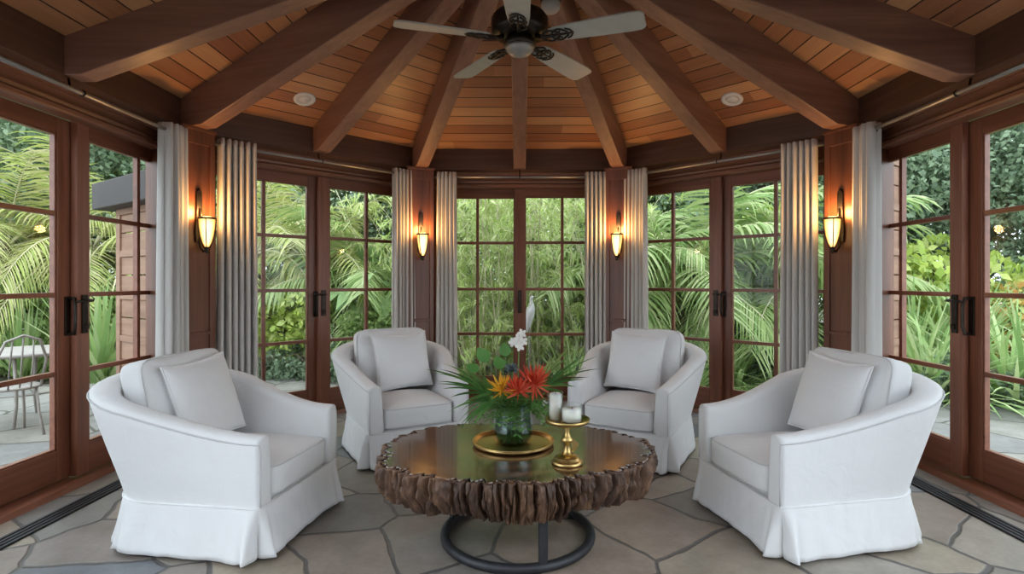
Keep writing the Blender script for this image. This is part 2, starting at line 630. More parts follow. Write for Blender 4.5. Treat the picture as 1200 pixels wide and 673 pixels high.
fl = MB()
fl.prism(ring_poly(3.12, FD), 'z', -0.2, 0.0)
struct(fl.build('floor', M['floor']))
rf = MB()
rf.box((-3.6, -8.0, -0.2), (3.6, -3.125, 0.0))
struct(rf.build('floor', M['floor']))
g1 = MB().box((-34, -12, -0.42), (34, 40, -0.2))
struct(g1.build('ground', M['soil']))
# patio slab all round the room, wide on the left
pt = MB()
pt.prism([(-9.5, -5), (-9.5, 1.5), (-7.8, 3.6), (-4.3, 4.75), (-2.0, 4.6), (-1.2, 3.9), (1.2, 3.9), (1.9, 3.1), (3.9, 3.0), (5.6, 3.0), (7.6, 1.8), (7.9, -5)], 'z', -0.26, -0.06)
struct(pt.build('ground', M['patio']))
lw = MB()
lw.prism([(1.0, 3.95), (1.95, 3.15), (5.5, 3.05), (6.2, 4.2), (5.0, 6.6), (2.0, 6.0)], 'z', -0.26, -0.07)
struct(lw.build('ground', M['lawn']))

# unseen house block behind the camera, added to cut rear sky light and reflections
hw_ = MB()
hw_.box((-3.75, -8.0, -0.2), (-3.6, -4.9, 2.9))
hw_.box((3.6, -8.0, -0.2), (3.75, -4.9, 2.9))
hw_.box((-3.75, -8.0, -0.2), (3.75, -7.85, 2.9))
struct(hw_.build('wall_light_block', M['plaster']))
struct(MB().box((-3.75, -8.0, 2.9), (3.75, -4.9, 3.0)).build('ceiling', M['plaster']))  # roof of the unseen block, added to hold back skylight from the rear

# ceiling facets: local x along the eave, local y up the slope
CE_W, CE_Z, SL = 2.68, 2.795, 0.365
cs = math.cos(math.atan(SL))
for a in (0, 45, -45, 90, -90, 135, -135, 180):
    Lh = CE_W * math.tan(R(22.5))
    ln = CE_W / cs
    th = 0.05
    ov = 0.62
    k = (ln + ov) / ln
    mb = MB()
    top = [(-Lh * k, -ov, th), (Lh * k, -ov, th), (0, ln, th)]
    bot = [(-Lh * k, -ov, 0), (Lh * k, -ov, 0), (0, ln, 0)]
    mb.add(bot + top, [(0, 2, 1), (3, 4, 5), (0, 1, 4, 3), (1, 2, 5, 4), (2, 0, 3, 5)])
    o = struct(mb.build('ceiling', M['ceiling']))
    n, t = nrm(a)
    up = (-n * cs + Vector((0, 0, 1)) * (SL * cs))
    nz_ = t.cross(up)
    if nz_.z < 0:
        t, nz_ = -t, -nz_
    o.matrix_world = Matrix.Translation(n * CE_W + Vector((0, 0, CE_Z))) @ Matrix((
        (t.x, up.x, nz_.x, 0), (t.y, up.y, nz_.y, 0), (t.z, up.z, nz_.z, 0), (0, 0, 0, 1)))

# wall heads: frieze, ledge and fascia of every facet
ROOT_A = {a: -R(a) for a in SIDE_NAMES}
for a, nm in SIDE_NAMES.items():
    mb = MB()
    facet_prism(mb, a, [(2.68, 2.57), (2.68, 2.85), (2.98, 2.75), (2.98, 2.57)])
    w = struct(mb.build('wall_' + nm, M['frieze'], rz=ROOT_A[a]))
    mb = MB()
    facet_prism(mb, a, [(2.87, 2.435), (2.87, 2.57), (3.1, 2.57), (3.1, 2.435)], FD)
    facet_prism(mb, a, [(2.845, 2.545), (2.845, 2.57), (2.87, 2.57), (2.87, 2.545)], FD)
    facet_prism(mb, a, [(2.855, 2.455), (2.85, 2.475), (2.855, 2.485), (2.87, 2.487), (2.87, 2.452)], FD)
    facet_prism(mb, a, [(2.84, 2.405), (2.835, 2.415), (2.835, 2.437), (2.85, 2.45), (2.87, 2.45), (2.95, 2.43), (2.95, 2.405)], FD)
    mb.build('head_board', M['fascia'], w)
# rafters and hub
def rafter(ang, hip, idx):
    r1 = CE_W / math.cos(R(22.5)) if hip else CE_W
    r0 = 0.1
    sl = SL * math.cos(R(22.5)) if hip else SL
    re = 2.64 if hip else 2.59
    zb0, zbe = 3.49, 2.57
    bs = (zb0 - zbe) / re
    top = lambda r: CE_Z + sl * (r1 - r) + 0.03
    poly = [(r1 + 0.02, zbe), (re, zbe), (r0, zb0 - bs * r0), (r0, top(r0)), (r1 + 0.02, top(r1 + 0.02))]
    mb = MB().prism(poly, 'y', -0.066, 0.066)
    o = struct(mb.build('trim_%d' % idx, M['beam'], bevel=0.006))
    o.rotation_euler.z = PI / 2 - R(ang)
for k in range(8):
    rafter(k * 45, False, 1 + 2 * k)
    rafter(k * 45 + 22.5, True, 2 + 2 * k)
hb = MB().lathe([(0.17, 3.36), (0.21, 3.4), (0.21, 3.8)], 8, smooth=False)
struct(hb.build('trim_17', M['beam'], bevel=0.01, rz=R(22.5)))

# corner posts
for k in (0, 1, 2, 5, 6, 7):          # none beside the wide rear opening
    ang = 22.5 + 45 * k
    post = empty('trim_%d' % (18 + k), (0, 0, 0), -R(ang))
    struct(post)
    mb = MB().box((-0.125, 2.765, 0.0), (0.125, 3.21, 2.57))
    mb.build('shaft', M['post'], post, bevel=0.006)
    mb = MB()
    mb.box((-0.14, 2.75, 0.0), (0.14, 2.9, 0.16))
    mb.box((-0.14, 2.75, 2.44), (0.14, 2.9, 2.57))
    mb.box((-0.15, 2.74, 2.545), (0.15, 2.9, 2.57))
    mb.box((-0.14, 2.75, 0.92), (0.14, 2.9, 0.95))
    mb.box((-0.14, 2.75, 0.16), (-0.095, 2.9, 2.44))
    mb.box((0.095, 2.75, 0.16), (0.14, 2.9, 2.44))
    mb.build('moulding', M['post'], post, bevel=0.004)

# door sills
for a in (0, 45, -45, 90, -90):
    mb = MB()
    facet_prism(mb, a, [(2.88, 0.0), (2.89, 0.035), (3.1, 0.045), (3.1, 0.0)], FD)
    o = struct(mb.build('trim_%d' % (30 + [0, 45, -45, 90, -90].index(a)), M['door_x'], rz=ROOT_A[a]))

# ------------------------------------------------------------------ glazed doors
ZB, ZT = 0.25, 2.317
ROWS = (0.747, 1.262, 1.794)
door_no = [0]
def lever(mb_plate, mb_bar, x, y, s):
    """long plate with a curled lever, x/y on the stile face, s = direction of the lever"""
    mb_plate.box((x - 0.024, y - 0.012, 1.0), (x + 0.024, y + 0.002, 1.26))
    mb_plate.lathe([(0.0, 0), (0.02, 0.0), (0.02, 0.012), (0.0, 0.016)], 12, m=Matrix.Translation((x, y - 0.012, 1.045)) @ Matrix.Rotation(R(90), 4, 'X'))
    mb_bar.tube([(x, y - 0.01, 1.222), (x, y - 0.06, 1.222), (x + s * 0.03, y - 0.066, 1.222), (x + s * 0.125, y - 0.062, 1.218)], [0.012, 0.01, 0.009, 0.008], 8)

def pull(mb, x, y):
    mb.box((x - 0.022, y - 0.01, 0.99), (x + 0.022, y + 0.002, 1.25))
    mb.tube([(x, y - 0.008, 1.235), (x, y - 0.05, 1.24), (x - 0.006, y - 0.062, 1.2), (x - 0.008, y - 0.062, 1.05), (x, y - 0.05, 1.0), (x, y - 0.008, 1.005)], 0.011, 8)

def door(a, w, x_in, dirn, panes, handle, pane_w, stile=0.105, wide_end=0.105):
    """leaf on facet a, plane w; x_in = inner (meeting) edge, runs in direction dirn"""
    door_no[0] += 1
    root = empty('door_%d' % door_no[0], (0, 0, 0), ROOT_A[a])
    struct(root)
    th = 0.024
    xs = [x_in]
    x = x_in + dirn * stile
    glass_x0 = x
    bars = []
    for i in range(panes):
        x += dirn * pane_w
        if i < panes - 1:
            bars.append((x, x + dirn * 0.032))
            x += dirn * 0.032
    glass_x1 = x
    x_out = x + dirn * wide_end
    def bx(mb, xa, xb, z0, z1, t=th):
        mb.box((min(xa, xb), w - t, z0), (max(xa, xb), w + t, z1))
    for xa, xb in ((x_in, glass_x0), (glass_x1, x_out)):
        mb = MB()
        bx(mb, xa, xb, 0.048, 2.42)
        mb.build('stile', M['door_z'], root, bevel=0.005)
    for z0, z1 in ((0.048, ZB), (ZT, 2.42)):
        mb = MB()
        bx(mb, glass_x0, glass_x1, z0, z1, th - 0.001)
        mb.build('rail', M['door_x'], root, bevel=0.004)
    mb = MB()
    for z in ROWS:
        bx(mb, glass_x0, glass_x1, z - 0.016, z + 0.016, 0.017)
    for xa, xb in bars:
        bx(mb, xa, xb, ZB, ZT, 0.019)
    # glazing beads against the frame
    for z0, z1 in ((ZB, ZB + 0.012), (ZT - 0.012, ZT)):
        bx(mb, glass_x0, glass_x1, z0, z1, 0.018)
    bx(mb, glass_x0, glass_x0 + dirn * 0.012, ZB, ZT, 0.018)
    bx(mb, glass_x1 - dirn * 0.012, glass_x1, ZB, ZT, 0.018)
    mb.build('muntin', M['door_x'], root, bevel=0.003)
    mb = MB()
    bx(mb, glass_x0, glass_x1, ZB, ZT, 0.003)
    mb.build('glass', M['glass'], root)
    hx = x_in + dirn * 0.055
    if handle == 'lever':
        p, b = MB(), MB()
        lever(p, b, hx, w - th, -dirn)
        h = p.build('handle', M['bronze'], root, bevel=0.004)
        b.build('lever', M['bronze'], h)
    elif handle == 'pull':
        p = MB()
        pull(p, hx, w - th)
        p.build('handle', M['bronze'], root, bevel=0.003)
    return root

WI, WO = 2.972, 3.03
# side doors (t runs towards the camera on the right, away from it on the left)
for a, s in ((90, 1), (-90, -1)):
    door(a, WI, s * -0.36, -s, 2, 'lever', 0.475 if False else 0.48, 0.1, 0.075)
    door(a, WO, s * -0.40, s, 3, 'pull', 0.46, 0.13, 0.1)
# diagonal doors
for a, s in ((45, 1), (-45, -1)):
    door(a, WI + FD, s * -0.135, -s, 2, 'lever', 0.41, 0.118, 0.07)
    door(a, WO + FD, s * -0.185, s, 2, 'pull', 0.41, 0.128, 0.105)
# back doors
door(0, WI, -0.058, 1, 2, None, 0.41, 0.118, 0.12)
door(0, WO, 0.058, -1, 2, None, 0.41, 0.118, 0.12)
p = MB()
p.box((-0.02, WI - 0.036, 0.99), (0.02, WI - 0.022, 1.25))
p.tube([(0, WI - 0.03, 1.22), (0, WI - 0.07, 1.22), (0.0, WI - 0.075, 1.12), (0, WI - 0.065, 1.02), (0, WI - 0.03, 1.02)], 0.01, 8)
p.build('handle', M['bronze'], bpy.data.objects['door_9'], bevel=0.003)

# ------------------------------------------------------------------ trench drains
for s, nm in ((-1, 'left'), (1, 'right')):
    root = empty('trench_drain', (s * 2.66, 0, 0))
    tag(root, 'black slotted trench drain in the floor along the %s doors' % nm, 'floor drain', 'trench drains in the stone floor')
    y0, y1 = -1.1, 1.0
    mb = MB()
    mb.box((-0.055, y0, -0.03), (0.055, y1, 0.003))
    mb.build('slot_bed', M['drain_hole'], root)
    mb = MB()
    for x in (-0.055, -0.025, 0.005, 0.035):
        mb.box((x, y0, 0.0), (x + 0.02, y1, 0.011))
    mb.build('grate', M['drain'], root, bevel=0.002)

# ------------------------------------------------------------------ curtains and rods
ROD_W, ROD_Z = 2.625, 2.48
GAPS = {0: 'back', 45: 'back right', -45: 'back left', 90: 'right', -90: 'left'}
def curtain(a, t0, t1, label, seed, folds=6, ampl=0.06, flare=1.08, cw=None):
    rnd = random.Random(seed)
    cw = cw or ROD_W
    root = empty('curtain', P(a, (t0 + t1) / 2, cw, 0.0), ROOT_A[a])
    tag(root, label, 'curtain', 'grey-white grommet curtains')
    hw = (t1 - t0) / 2
    n = folds * 14
    zs = [0.02, 0.3, 0.7, 1.1, 1.5, 1.9, 2.2, 2.4, 2.46, 2.53]
    ph = [rnd.uniform(-0.5, 0.5) for _ in range(folds * 2 + 2)]
    rows = []
    for z in zs:
        f = 1 - z / 2.53
        row = []
        for i in range(n + 1):
            u = i / n
            g = u * folds
            k = int(g)
            am = ampl * (0.85 + 0.3 * ph[k % len(ph)]) * lerp(1.0, 1.12, f)
            x = (u * 2 - 1) * hw * lerp(1.0, flare, f) + 0.012 * math.sin(g * 2 * PI + 0.6) + 0.012 * f * ph[(k + 3) % len(ph)]
            c = math.sin(g * 2 * PI + 0.35 * f * ph[k % len(ph)])
            y = am * math.copysign(abs(c) ** 0.75, c) + 0.012 * f * math.sin(u * 9 + seed)
            row.append((x, y, z))
        rows.append(row)
    MB().grid(rows).build('cloth', M['curtain'], root, solid=0.004, weld=False)
    for k in range(folds):
        u = (k + 0.5) / folds
        x = (u * 2 - 1) * hw
        mb = MB()
        ring = [Vector((x, 0.024 * math.cos(q), ROD_Z + 0.024 * math.sin(q))) for q in [2 * PI * j / 16 for j in range(16)]]
        mb.tube(ring, 0.006, 6, closed=True)
        mb.build('grommet', M['bronze'], root)
    return root

CUR = [
    (-90, 0.745, 0.95, 'curtain on the left doors, the panel nearest the left front armchair', 5, 0.075),
    (-45, -0.90, -0.60, 'curtain just right of the left front sconce, lit warm along its edge', 6, 0.06),
    (-45, 0.76, 1.02, 'curtain just left of the sconce behind the back left armchair', 6, 0.055),
    (0, -0.90, -0.69, 'curtain on the left edge of the middle doors', 5, 0.05),
    (0, 0.70, 0.93, 'curtain on the right edge of the middle doors', 5, 0.05),
    (45, -1.02, -0.76, 'curtain just right of the sconce behind the back right armchair', 6, 0.055),
    (45, 0.57, 0.86, 'curtain just left of the right front sconce, lit warm along its edge', 6, 0.06),
    (90, -0.95, -0.745, 'curtain on the right doors, the panel nearest the right front armchair', 5, 0.075),
]
for i, (a, t0, t1, lb, fo, am) in enumerate(CUR):
    curtain(a, t0, t1, 'grey-white floor-length ' + lb, i + 1, fo, am)

for a in (0, 45, -45, 90, -90):
    root = empty('curtain_rod', P(a, 0, ROD_W, ROD_Z), ROOT_A[a])
    tag(root, 'pewter curtain rod over the %s doors' % {0: 'middle', 45: 'back right', -45: 'back left', 90: 'right hand', -90: 'left hand'}[a], 'curtain rod', 'pewter curtain rods')
    L = 1.02 if a else 0.98
    mb = MB().tube([(-L, 0, 0), (L, 0, 0)], 0.014, 12)
    mb.build('rod', M['rod'], root)
    for s in (-1, 1):
        mb = MB().lathe([(0.0, -0.022), (0.016, -0.018), (0.021, 0.0), (0.016, 0.018), (0.0, 0.024)], 12, m=Matrix.Translation((s * (L + 0.018), 0, 0)) @ Matrix.Rotation(R(90), 4, 'Y'))
        mb.build('finial', M['bronze'], root)
    for x in (-L + 0.05, 0.0, L - 0.05):
        mb = MB()
        mb.tube([(x, 0.0, -0.006), (x, 0.03, 0.01), (x, 0.075, 0.04), (x, 0.085, 0.088)], 0.007, 8)
        mb.tube([(x, 0.016 * math.cos(q), 0.016 * math.sin(q)) for q in [2 * PI * j / 14 for j in range(14)]], 0.005, 6, closed=True)
        mb.build('bracket', M['bronze'], root)

# ------------------------------------------------------------------ sconces
SC = [(-67.5, 'amber glass wall sconce on the post above the left front armchair'),
      (-22.5, 'amber glass wall sconce on the post left of the middle doors'),
      (22.5, 'amber glass wall sconce on the post right of the middle doors'),
      (67.5, 'amber glass wall sconce on the post above the right front armchair')]
sc0 = empty('wall_sconce')
mb = MB()
mb.prism([(-0.03, 1.66), (0.03, 1.66), (0.036, 1.75), (0.026, 1.86), (0.022, 2.06), (0.0, 2.09), (-0.022, 2.06), (-0.026, 1.86), (-0.036, 1.75)], 'y', -0.02, 0.0)
mb.build('back_plate', M['bronze'], sc0, bevel=0.004)
mb = MB()
mb.tube([(0, -0.01, 1.93), (0, -0.03, 1.915), (0, -0.035, 1.87), (0, -0.05, 1.845)], 0.009, 8)
mb.build('bracket', M['bronze'], sc0)
mb = MB()
mb.tube([(0, -0.01, 1.70), (0, -0.03, 1.62), (0, -0.06, 1.585), (0, -0.095, 1.6)], [0.012, 0.01, 0.01, 0.012], 8)
mb.build('scroll', M['bronze'], sc0)
mb = MB()
ctr = (0, -0.10, 0)
mb.lathe([(0.062, 1.838), (0.068, 1.842), (0.07, 1.852), (0.06, 1.856), (0.056, 1.852), (0.056, 1.838)], 24, ctr)
for k in range(4):
    q = PI / 4 + k * PI / 2
    mb.tube([(ctr[0] + r * math.cos(q), ctr[1] + r * math.sin(q), z) for r, z in ((0.064, 1.845), (0.06, 1.77), (0.045, 1.68), (0.02, 1.615))], 0.004, 6)
mb.lathe([(0.0, 1.57), (0.012, 1.575), (0.016, 1.588), (0.010, 1.60), (0.022, 1.612), (0.02, 1.622), (0.0, 1.624)], 16, ctr)
mb.build('cage', M['bronze'], sc0)
mb = MB().lathe([(0.014, 1.622), (0.03, 1.655), (0.045, 1.71), (0.055, 1.78), (0.06, 1.84)], 24, ctr)
mb.build('shade', M['shade'], sc0)
for i, (ang, lb) in enumerate(SC):
    s = sc0 if i == 0 else copy_tree(sc0)
    n, t = nrm(ang)
    s.location = n * 2.765
    s.rotation_euler.z = -R(ang)
    tag(s, lb, 'wall lamp', 'amber wall sconces')
    if i:
        continue
    ld = bpy.data.lights.new('sconce_bulb', 'POINT')
    ld.energy = SCONCE_WATT
    ld.color = (1.0, 0.5, 0.16)
    ld.shadow_soft_size = 0.04
    lo = bpy.data.objects.new('sconce_bulb', ld)
    COL.objects.link(lo)
    lo.parent = s
    lo.location = (0, -0.10, 1.9)

# ------------------------------------------------------------------ ceiling fan
fan = empty('ceiling_fan', (0, 0, 2.70))
tag(fan, 'five-bladed ceiling fan with pale blades and dark bronze motor', 'ceiling fan')
mb = MB().lathe([(0.0, 0.0), (0.03, 0.003), (0.06, 0.016), (0.083, 0.04), (0.088, 0.058)], 32)
mb.build('bowl', M['bowl'], fan)
mb = MB().lathe([(0.088, 0.056), (0.096, 0.062), (0.096, 0.09), (0.08, 0.105), (0.08, 0.115)], 32)
mb.build('collar', M['bronze'], fan)
mb = MB().lathe([(0.08, 0.115), (0.12, 0.12), (0.165, 0.135), (0.172, 0.16), (0.165, 0.175), (0.172, 0.19), (0.165, 0.205), (0.172, 0.22), (0.15, 0.25), (0.1, 0.275), (0.05, 0.29), (0.03, 0.33), (0.0, 0.335)], 40)
mb.build('motor', M['bronze'], fan)
mb = MB().lathe([(0.019, 0.3), (0.019, 0.66), (0.06, 0.665), (0.075, 0.72), (0.0, 0.73)], 20)
mb.build('downrod', M['bronze'], fan)
for k in range(5):
    q = R(-20 + 72 * k)
    Mz = Matrix.Rotation(q, 4, 'Z')
    T = Matrix.Translation((0, 0, 0.1)) @ Mz @ Matrix.Rotation(R(-12), 4, 'X')
    outline = [(0.19, 0.045), (0.22, 0.058), (0.3, 0.066), (0.5, 0.075), (0.66, 0.08), (0.715, 0.076), (0.735, 0.062), (0.74, 0.045)]
    poly = [(x, -w) for x, w in outline] + [(x, w) for x, w in outline[::-1]]
    b = MB().prism(poly, 'z', 0.0, 0.009, T).build('blade', M['blade'], fan)
    ir = MB()
    def tt(pts, r=0.006):
        ir.tube([T @ Vector(p) for p in pts], r, 6)
    tt([(0.1, 0, 0.012), (0.16, 0, -0.006), (0.22, 0, -0.005), (0.33, 0, -0.004)], [0.014, 0.012, 0.009, 0.005])
    for sg in (-1, 1):
        for x0, w0, x1 in ((0.14, 0.01, 0.25), (0.2, 0.012, 0.3)):
            arc = [(x0 + (x1 - x0) * u, sg * (w0 + 0.042 * math.sin(u * PI) * (1.0 - 0.25 * u)), -0.005) for u in [j / 8 for j in range(9)]]
            tt(arc, 0.006)
        sp = [(0.25 + 0.024 * math.cos(g_) * (1 - g_ / 9), sg * (0.032 + 0.02 * math.sin(g_) * (1 - g_ / 9)), -0.005) for g_ in [j * 0.6 for j in range(12)]]
        tt(sp, 0.0045)
        tt([(0.29, sg * 0.045, -0.004), (0.315, sg * 0.03, -0.004), (0.33, 0, -0.004)], 0.005)
    ir.build('blade_bracket', M['bronze'], b)

# small grey fixture under the rafter behind the fan
n, t = nrm(22.5)
fx = empty('ceiling_fixture', n * 0.56 + Vector((0, 0, 3.49 - 0.3403 * 0.56)))
tag(fx, 'small round grey fixture under the rafter behind the fan', 'ceiling fixture')
MB().lathe([(0.0, -0.075), (0.05, -0.072), (0.066, -0.05), (0.066, 0.0)], 24).build('cover', M['grey'], fx)
MB().lathe([(0.07, -0.012), (0.072, 0.03)], 24).build('base', M['iron'], fx)

# recessed ceiling lights
def ray_ceiling(px, py, a):
    d = Vector(((px - 609) / 640, 1, (330 - py) / 640))
    o = Vector((0, -3.28, EYE))
    n, t = nrm(a)
    # z = CE_Z + SL*(CE_W - n.p)
    k = (CE_Z + SL * (CE_W - n.dot(o)) - o.z) / (d.z + SL * n.dot(d))
    return o + d * k, n
for px, a, nm in ((357, -45, 'left'), (858, 45, 'right')):
    p_, n = ray_ceiling(px, 116, a)
    root = empty('recessed_light', p_)
    up = Vector((n.x * SL, n.y * SL, 1)).normalized()
    root.rotation_euler = up.to_track_quat('Z', 'Y').to_euler()
    tag(root, 'round white recessed light in the ceiling boards %s of the fan' % nm, 'recessed light', 'white recessed ceiling lights')
    MB().lathe([(0.052, 0.0), (0.055, -0.012), (0.085, -0.014), (0.092, -0.004), (0.092, 0.004)], 28).build('trim_ring', M['white'], root)
    MB().lathe([(0.0, -0.007), (0.054, -0.007), (0.054, 0.003)], 24).build('lens', M['white'], root)

# ------------------------------------------------------------------ armchairs
def u_path():
    W, B, Rr, F = 0.385, 0.44, 0.235, 0.40
    pts = []
    for i in range(12):
        pts.append(((lerp(F, -B + Rr, i / 12), -W), (0, -1)))
    for i in range(10):
        q = i / 10 * PI / 2
        pts.append(((-B + Rr - Rr * math.sin(q), -W + Rr - Rr * math.cos(q)), (-math.sin(q), -math.cos(q))))
    for i in range(9):
        pts.append(((-B, lerp(-W + Rr, W - Rr, i / 8)), (-1, 0)))
    half = [p for p in pts if True]
    for i in range(1, 11):
        q = PI / 2 - i / 10 * PI / 2
        pts.append(((-B + Rr - Rr * math.sin(q), W - Rr + Rr * math.cos(q)), (-math.sin(q), math.cos(q))))
    for i in range(1, 13):
        pts.append(((lerp(-B + Rr, F, i / 12), W), (0, 1)))
    return [(Vector((p[0], p[1], 0)), Vector((n[0], n[1], 0))) for p, n in pts]

def chair_profile(m):
    q = sstep(1 - m)
    top = 0.60 + 0.262 * q
    lean = 0.008 + 0.165 * sstep((1 - m) * 1.1)
    th = 0.105 + 0.035 * q
    return top, lean, th

def make_armchair():
    root = empty('armchair')
    path = u_path()
    ln = [0.0]
    for i in range(1, len(path)):
        ln.append(ln[-1] + (path[i][0] - path[i - 1][0]).length)
    tot = ln[-1]
    rows, seam = [], []
    N = len(path)
    for i, (p, n) in enumerate(path):
        m = abs(ln[i] / tot - 0.5) * 2
        top, lean, th = chair_profile(m)
        prof = []
        zo = top - 0.035
        for z in (0.22, 0.255, 0.34, 0.44, 0.54, 0.64, 0.72, 0.78):
            f = (z - 0.25) / (0.55)
            zz = 0.25 + (zo - 0.25) * f if z > 0.25 else z
            fz = max(0, (zz - 0.25) / (zo - 0.25))
            prof.append((lean * fz ** 1.15 + 0.008 * math.sin(fz * PI), min(zz, zo)))
        seam.append(p + n * (lean + 0.001) + Vector((0, 0, zo + 0.004)))
        for g in (0.12, 0.3, 0.5, 0.7, 0.88):
            q = g * PI
            prof.append((lean - th / 2 + th / 2 * math.cos(q), zo + 0.036 * math.sin(q) ** 0.7))
        prof.append((lean - th, zo - 0.01))
        for z in (0.8, 0.55, 0.3, 0.0):
            zz = lerp(0.25, zo - 0.03, z)
            fz = (zz - 0.25) / (zo - 0.25)
            prof.append((lean * fz - th - 0.012 * (1 - fz), zz))
        rows.append((p, n, prof))
    def stations():
        out = []
        # rounded-over arm fronts
        for end in (0, -1):
            p, n, prof = rows[end]
            cx = sum(a for a, b in prof) / len(prof)
            cz = sum(b for a, b in prof) / len(prof)
            caps = []
            for ins, fwd in ((0.024, 0.02), (0.01, 0.016), (0.002, 0.008)):
                pr = []
                for a, b in prof:
                    da, db = a - cx, b - cz
                    k = max(abs(da), 1e-5)
                    pr.append((a - math.copysign(min(ins, k), da), b - (ins if db > 0.2 else 0)))
                caps.append([p + n * a + Vector((fwd, 0, b)) for a, b in pr])
            out.append(caps)
        return out
    caps = stations()
    body = [[p + n * a + Vector((0, 0, b)) for a, b in prof] for p, n, prof in rows]
    strips = caps[0] + body + caps[1][::-1]
    mb = MB().grid(strips, closed_u=True)
    w = len(strips[0])
    mb.f.append(tuple(range(w)))
    mb.sm.append(False)
    k = (len(strips) - 1) * w
    mb.f.append(tuple(range(k, k + w))[::-1])
    mb.sm.append(False)
    body_o = mb.build('body', M['linen'], root)
    # seat deck and front rail
    d = rounded(0.395, 0.29, 0.045, 10, m=Matrix.Translation((0.01, 0, 0.235)))
    d.build('seat_deck', M['linen'], root)
    # piping: along the outer top edge and down the arm fronts
    mb = MB()
    s0 = path[0][0]
    f0 = [Vector((0.42, -0.377, z)) for z in (0.26, 0.4, 0.52)] + [Vector((0.418, -0.38, 0.562))]
    f1 = [Vector((p.x, -p.y, p.z)) for p in f0[::-1]]
    mb.tube(f0 + seam + f1, 0.0042, 6)
    mb.build('piping', M['seam'], root)
    # skirt
    W, B, F = 0.388, 0.444, 0.418
    rc = {0: 0.025, 1: 0.2, 2: 0.2, 3: 0.025}
    out = []
    def arc(cx, cy, r, a0, a1, n):
        for i in range(n):
            q = lerp(a0, a1, i / n)
            out.append((cx + r * math.cos(q), cy + r * math.sin(q), math.cos(q), math.sin(q)))
    def line(x0, y0, x1, y1, nx, ny, n):
        for i in range(n):
            out.append((lerp(x0, x1, i / n), lerp(y0, y1, i / n), nx, ny))
    arc(F - 0.025, W - 0.025, 0.025, 0, PI / 2, 10)
    line(F - 0.025, W, -B + 0.235, W, 0, 1, 140)
    arc(-B + 0.235, W - 0.235, 0.235, PI / 2, PI, 30)
    line(-B, W - 0.235, -B, -W + 0.235, -1, 0, 40)
    arc(-B + 0.235, -W + 0.235, 0.235, PI, 1.5 * PI, 30)
    line(-B + 0.235, -W, F - 0.025, -W, 0, -1, 140)
    arc(F - 0.025, -W + 0.025, 0.025, 1.5 * PI, 2 * PI, 10)
    line(F, -W + 0.025, F, W - 0.025, 1, 0, 140)
    corners = [(F - 0.007, W - 0.007), (F - 0.007, -W + 0.007), (-B + 0.06, W - 0.06), (-B + 0.06, -W + 0.06)]
    rows_ = []
    zs = [0.268, 0.258, 0.245, 0.22, 0.185, 0.15, 0.11, 0.07, 0.04, 0.018]
    for z in zs:
        f = max(0.0, (0.258 - z) / 0.24)
        row = []
        for (x, y, nx, ny) in out:
            dsp = 0.004 + 0.026 * f
            if z > 0.262:
                dsp = -0.004
            for j, (cx, cy) in enumerate(corners):
                dist = math.hypot(x - cx, y - cy)
                amp = 1.0 if j < 2 else 0.8
                dsp += amp * f * (0.034 * math.exp(-((dist - 0.036) / 0.016) ** 2) + 0.012 * math.exp(-((dist - 0.085) / 0.03) ** 2) - 0.075 * math.exp(-(dist / 0.014) ** 2))
                dsp += amp * 0.010 * f * math.exp(-((dist - 0.13) / 0.035) ** 2)
            dsp += 0.014 * f * noise.noise(Vector((x * 6.0, y * 6.0, z * 2.0 + 3))) + 0.006 * f ** 0.5 * noise.noise(Vector((x * 13 + z * 9, y * 13 - z * 7, z * 12)))
            dsp += 0.004 * noise.noise(Vector((x * 17, y * 17, z * 9)))
            zz = z + 0.006 * f * noise.noise(Vector((x * 4, y * 4, 9)))
            row.append((x + nx * dsp, y + ny * dsp, zz))
        rows_.append(row)
    MB().grid(rows_, closed_u=True).build('skirt', M['linen'], root, solid=0.005)
    mb = MB().tube([(x + nx * 0.007, y + ny * 0.007, 0.262) for x, y, nx, ny in out], 0.0035, 6, closed=True)
    mb.build('skirt_seam', M['linen'], root)
    # seat cushion with piped edges
    T = Matrix.Translation((0.115, 0, 0.352))
    sc = rounded(0.315, 0.272, 0.082, 9, crown=0.04, n=18, wr=0.003, m=T).build('seat_cushion', M['linen'], root)
    for z in (0.286, 0.420):
        lp = []
        for j in range(64):
            q = 2 * PI * j / 64
            c, s = math.cos(q), math.sin(q)
            k = (abs(c) ** 10 + abs(s) ** 10) ** (-0.1)
            lp.append((0.115 + 0.313 * c * k, 0.27 * s * k, z))
        MB().tube(lp, 0.004, 6, closed=True).build('cushion_piping', M['seam'], sc)
    # back cushion
    T = Matrix.Translation((-0.32, 0, 0.685)) @ Matrix.Rotation(R(-13), 4, 'Y') @ Matrix.Rotation(R(90), 4, 'Y')
    bc = rounded(0.255, 0.302, 0.078, 9, crown=0.045, low=0.02, n=18, wr=0.007, seed=4, m=T).build('back_cushion', M['linen'], root)
    for z in (0.064,):
        lp = []
        for j in range(64):
            q = 2 * PI * j / 64
            c, s = math.cos(q), math.sin(q)
            k = (abs(c) ** 8 + abs(s) ** 8) ** (-0.125)
            lp.append(T @ Vector((0.253 * c * k, 0.300 * s * k, z)))
        MB().tube(lp, 0.004, 6, closed=True).build('cushion_piping', M['seam'], bc)
    # swivel base under the skirt
    MB().lathe([(0.24, 0.0), (0.25, 0.01), (0.25, 0.05), (0.06, 0.06), (0.06, 0.2)], 32).build('base', M['iron'], root)
    return root

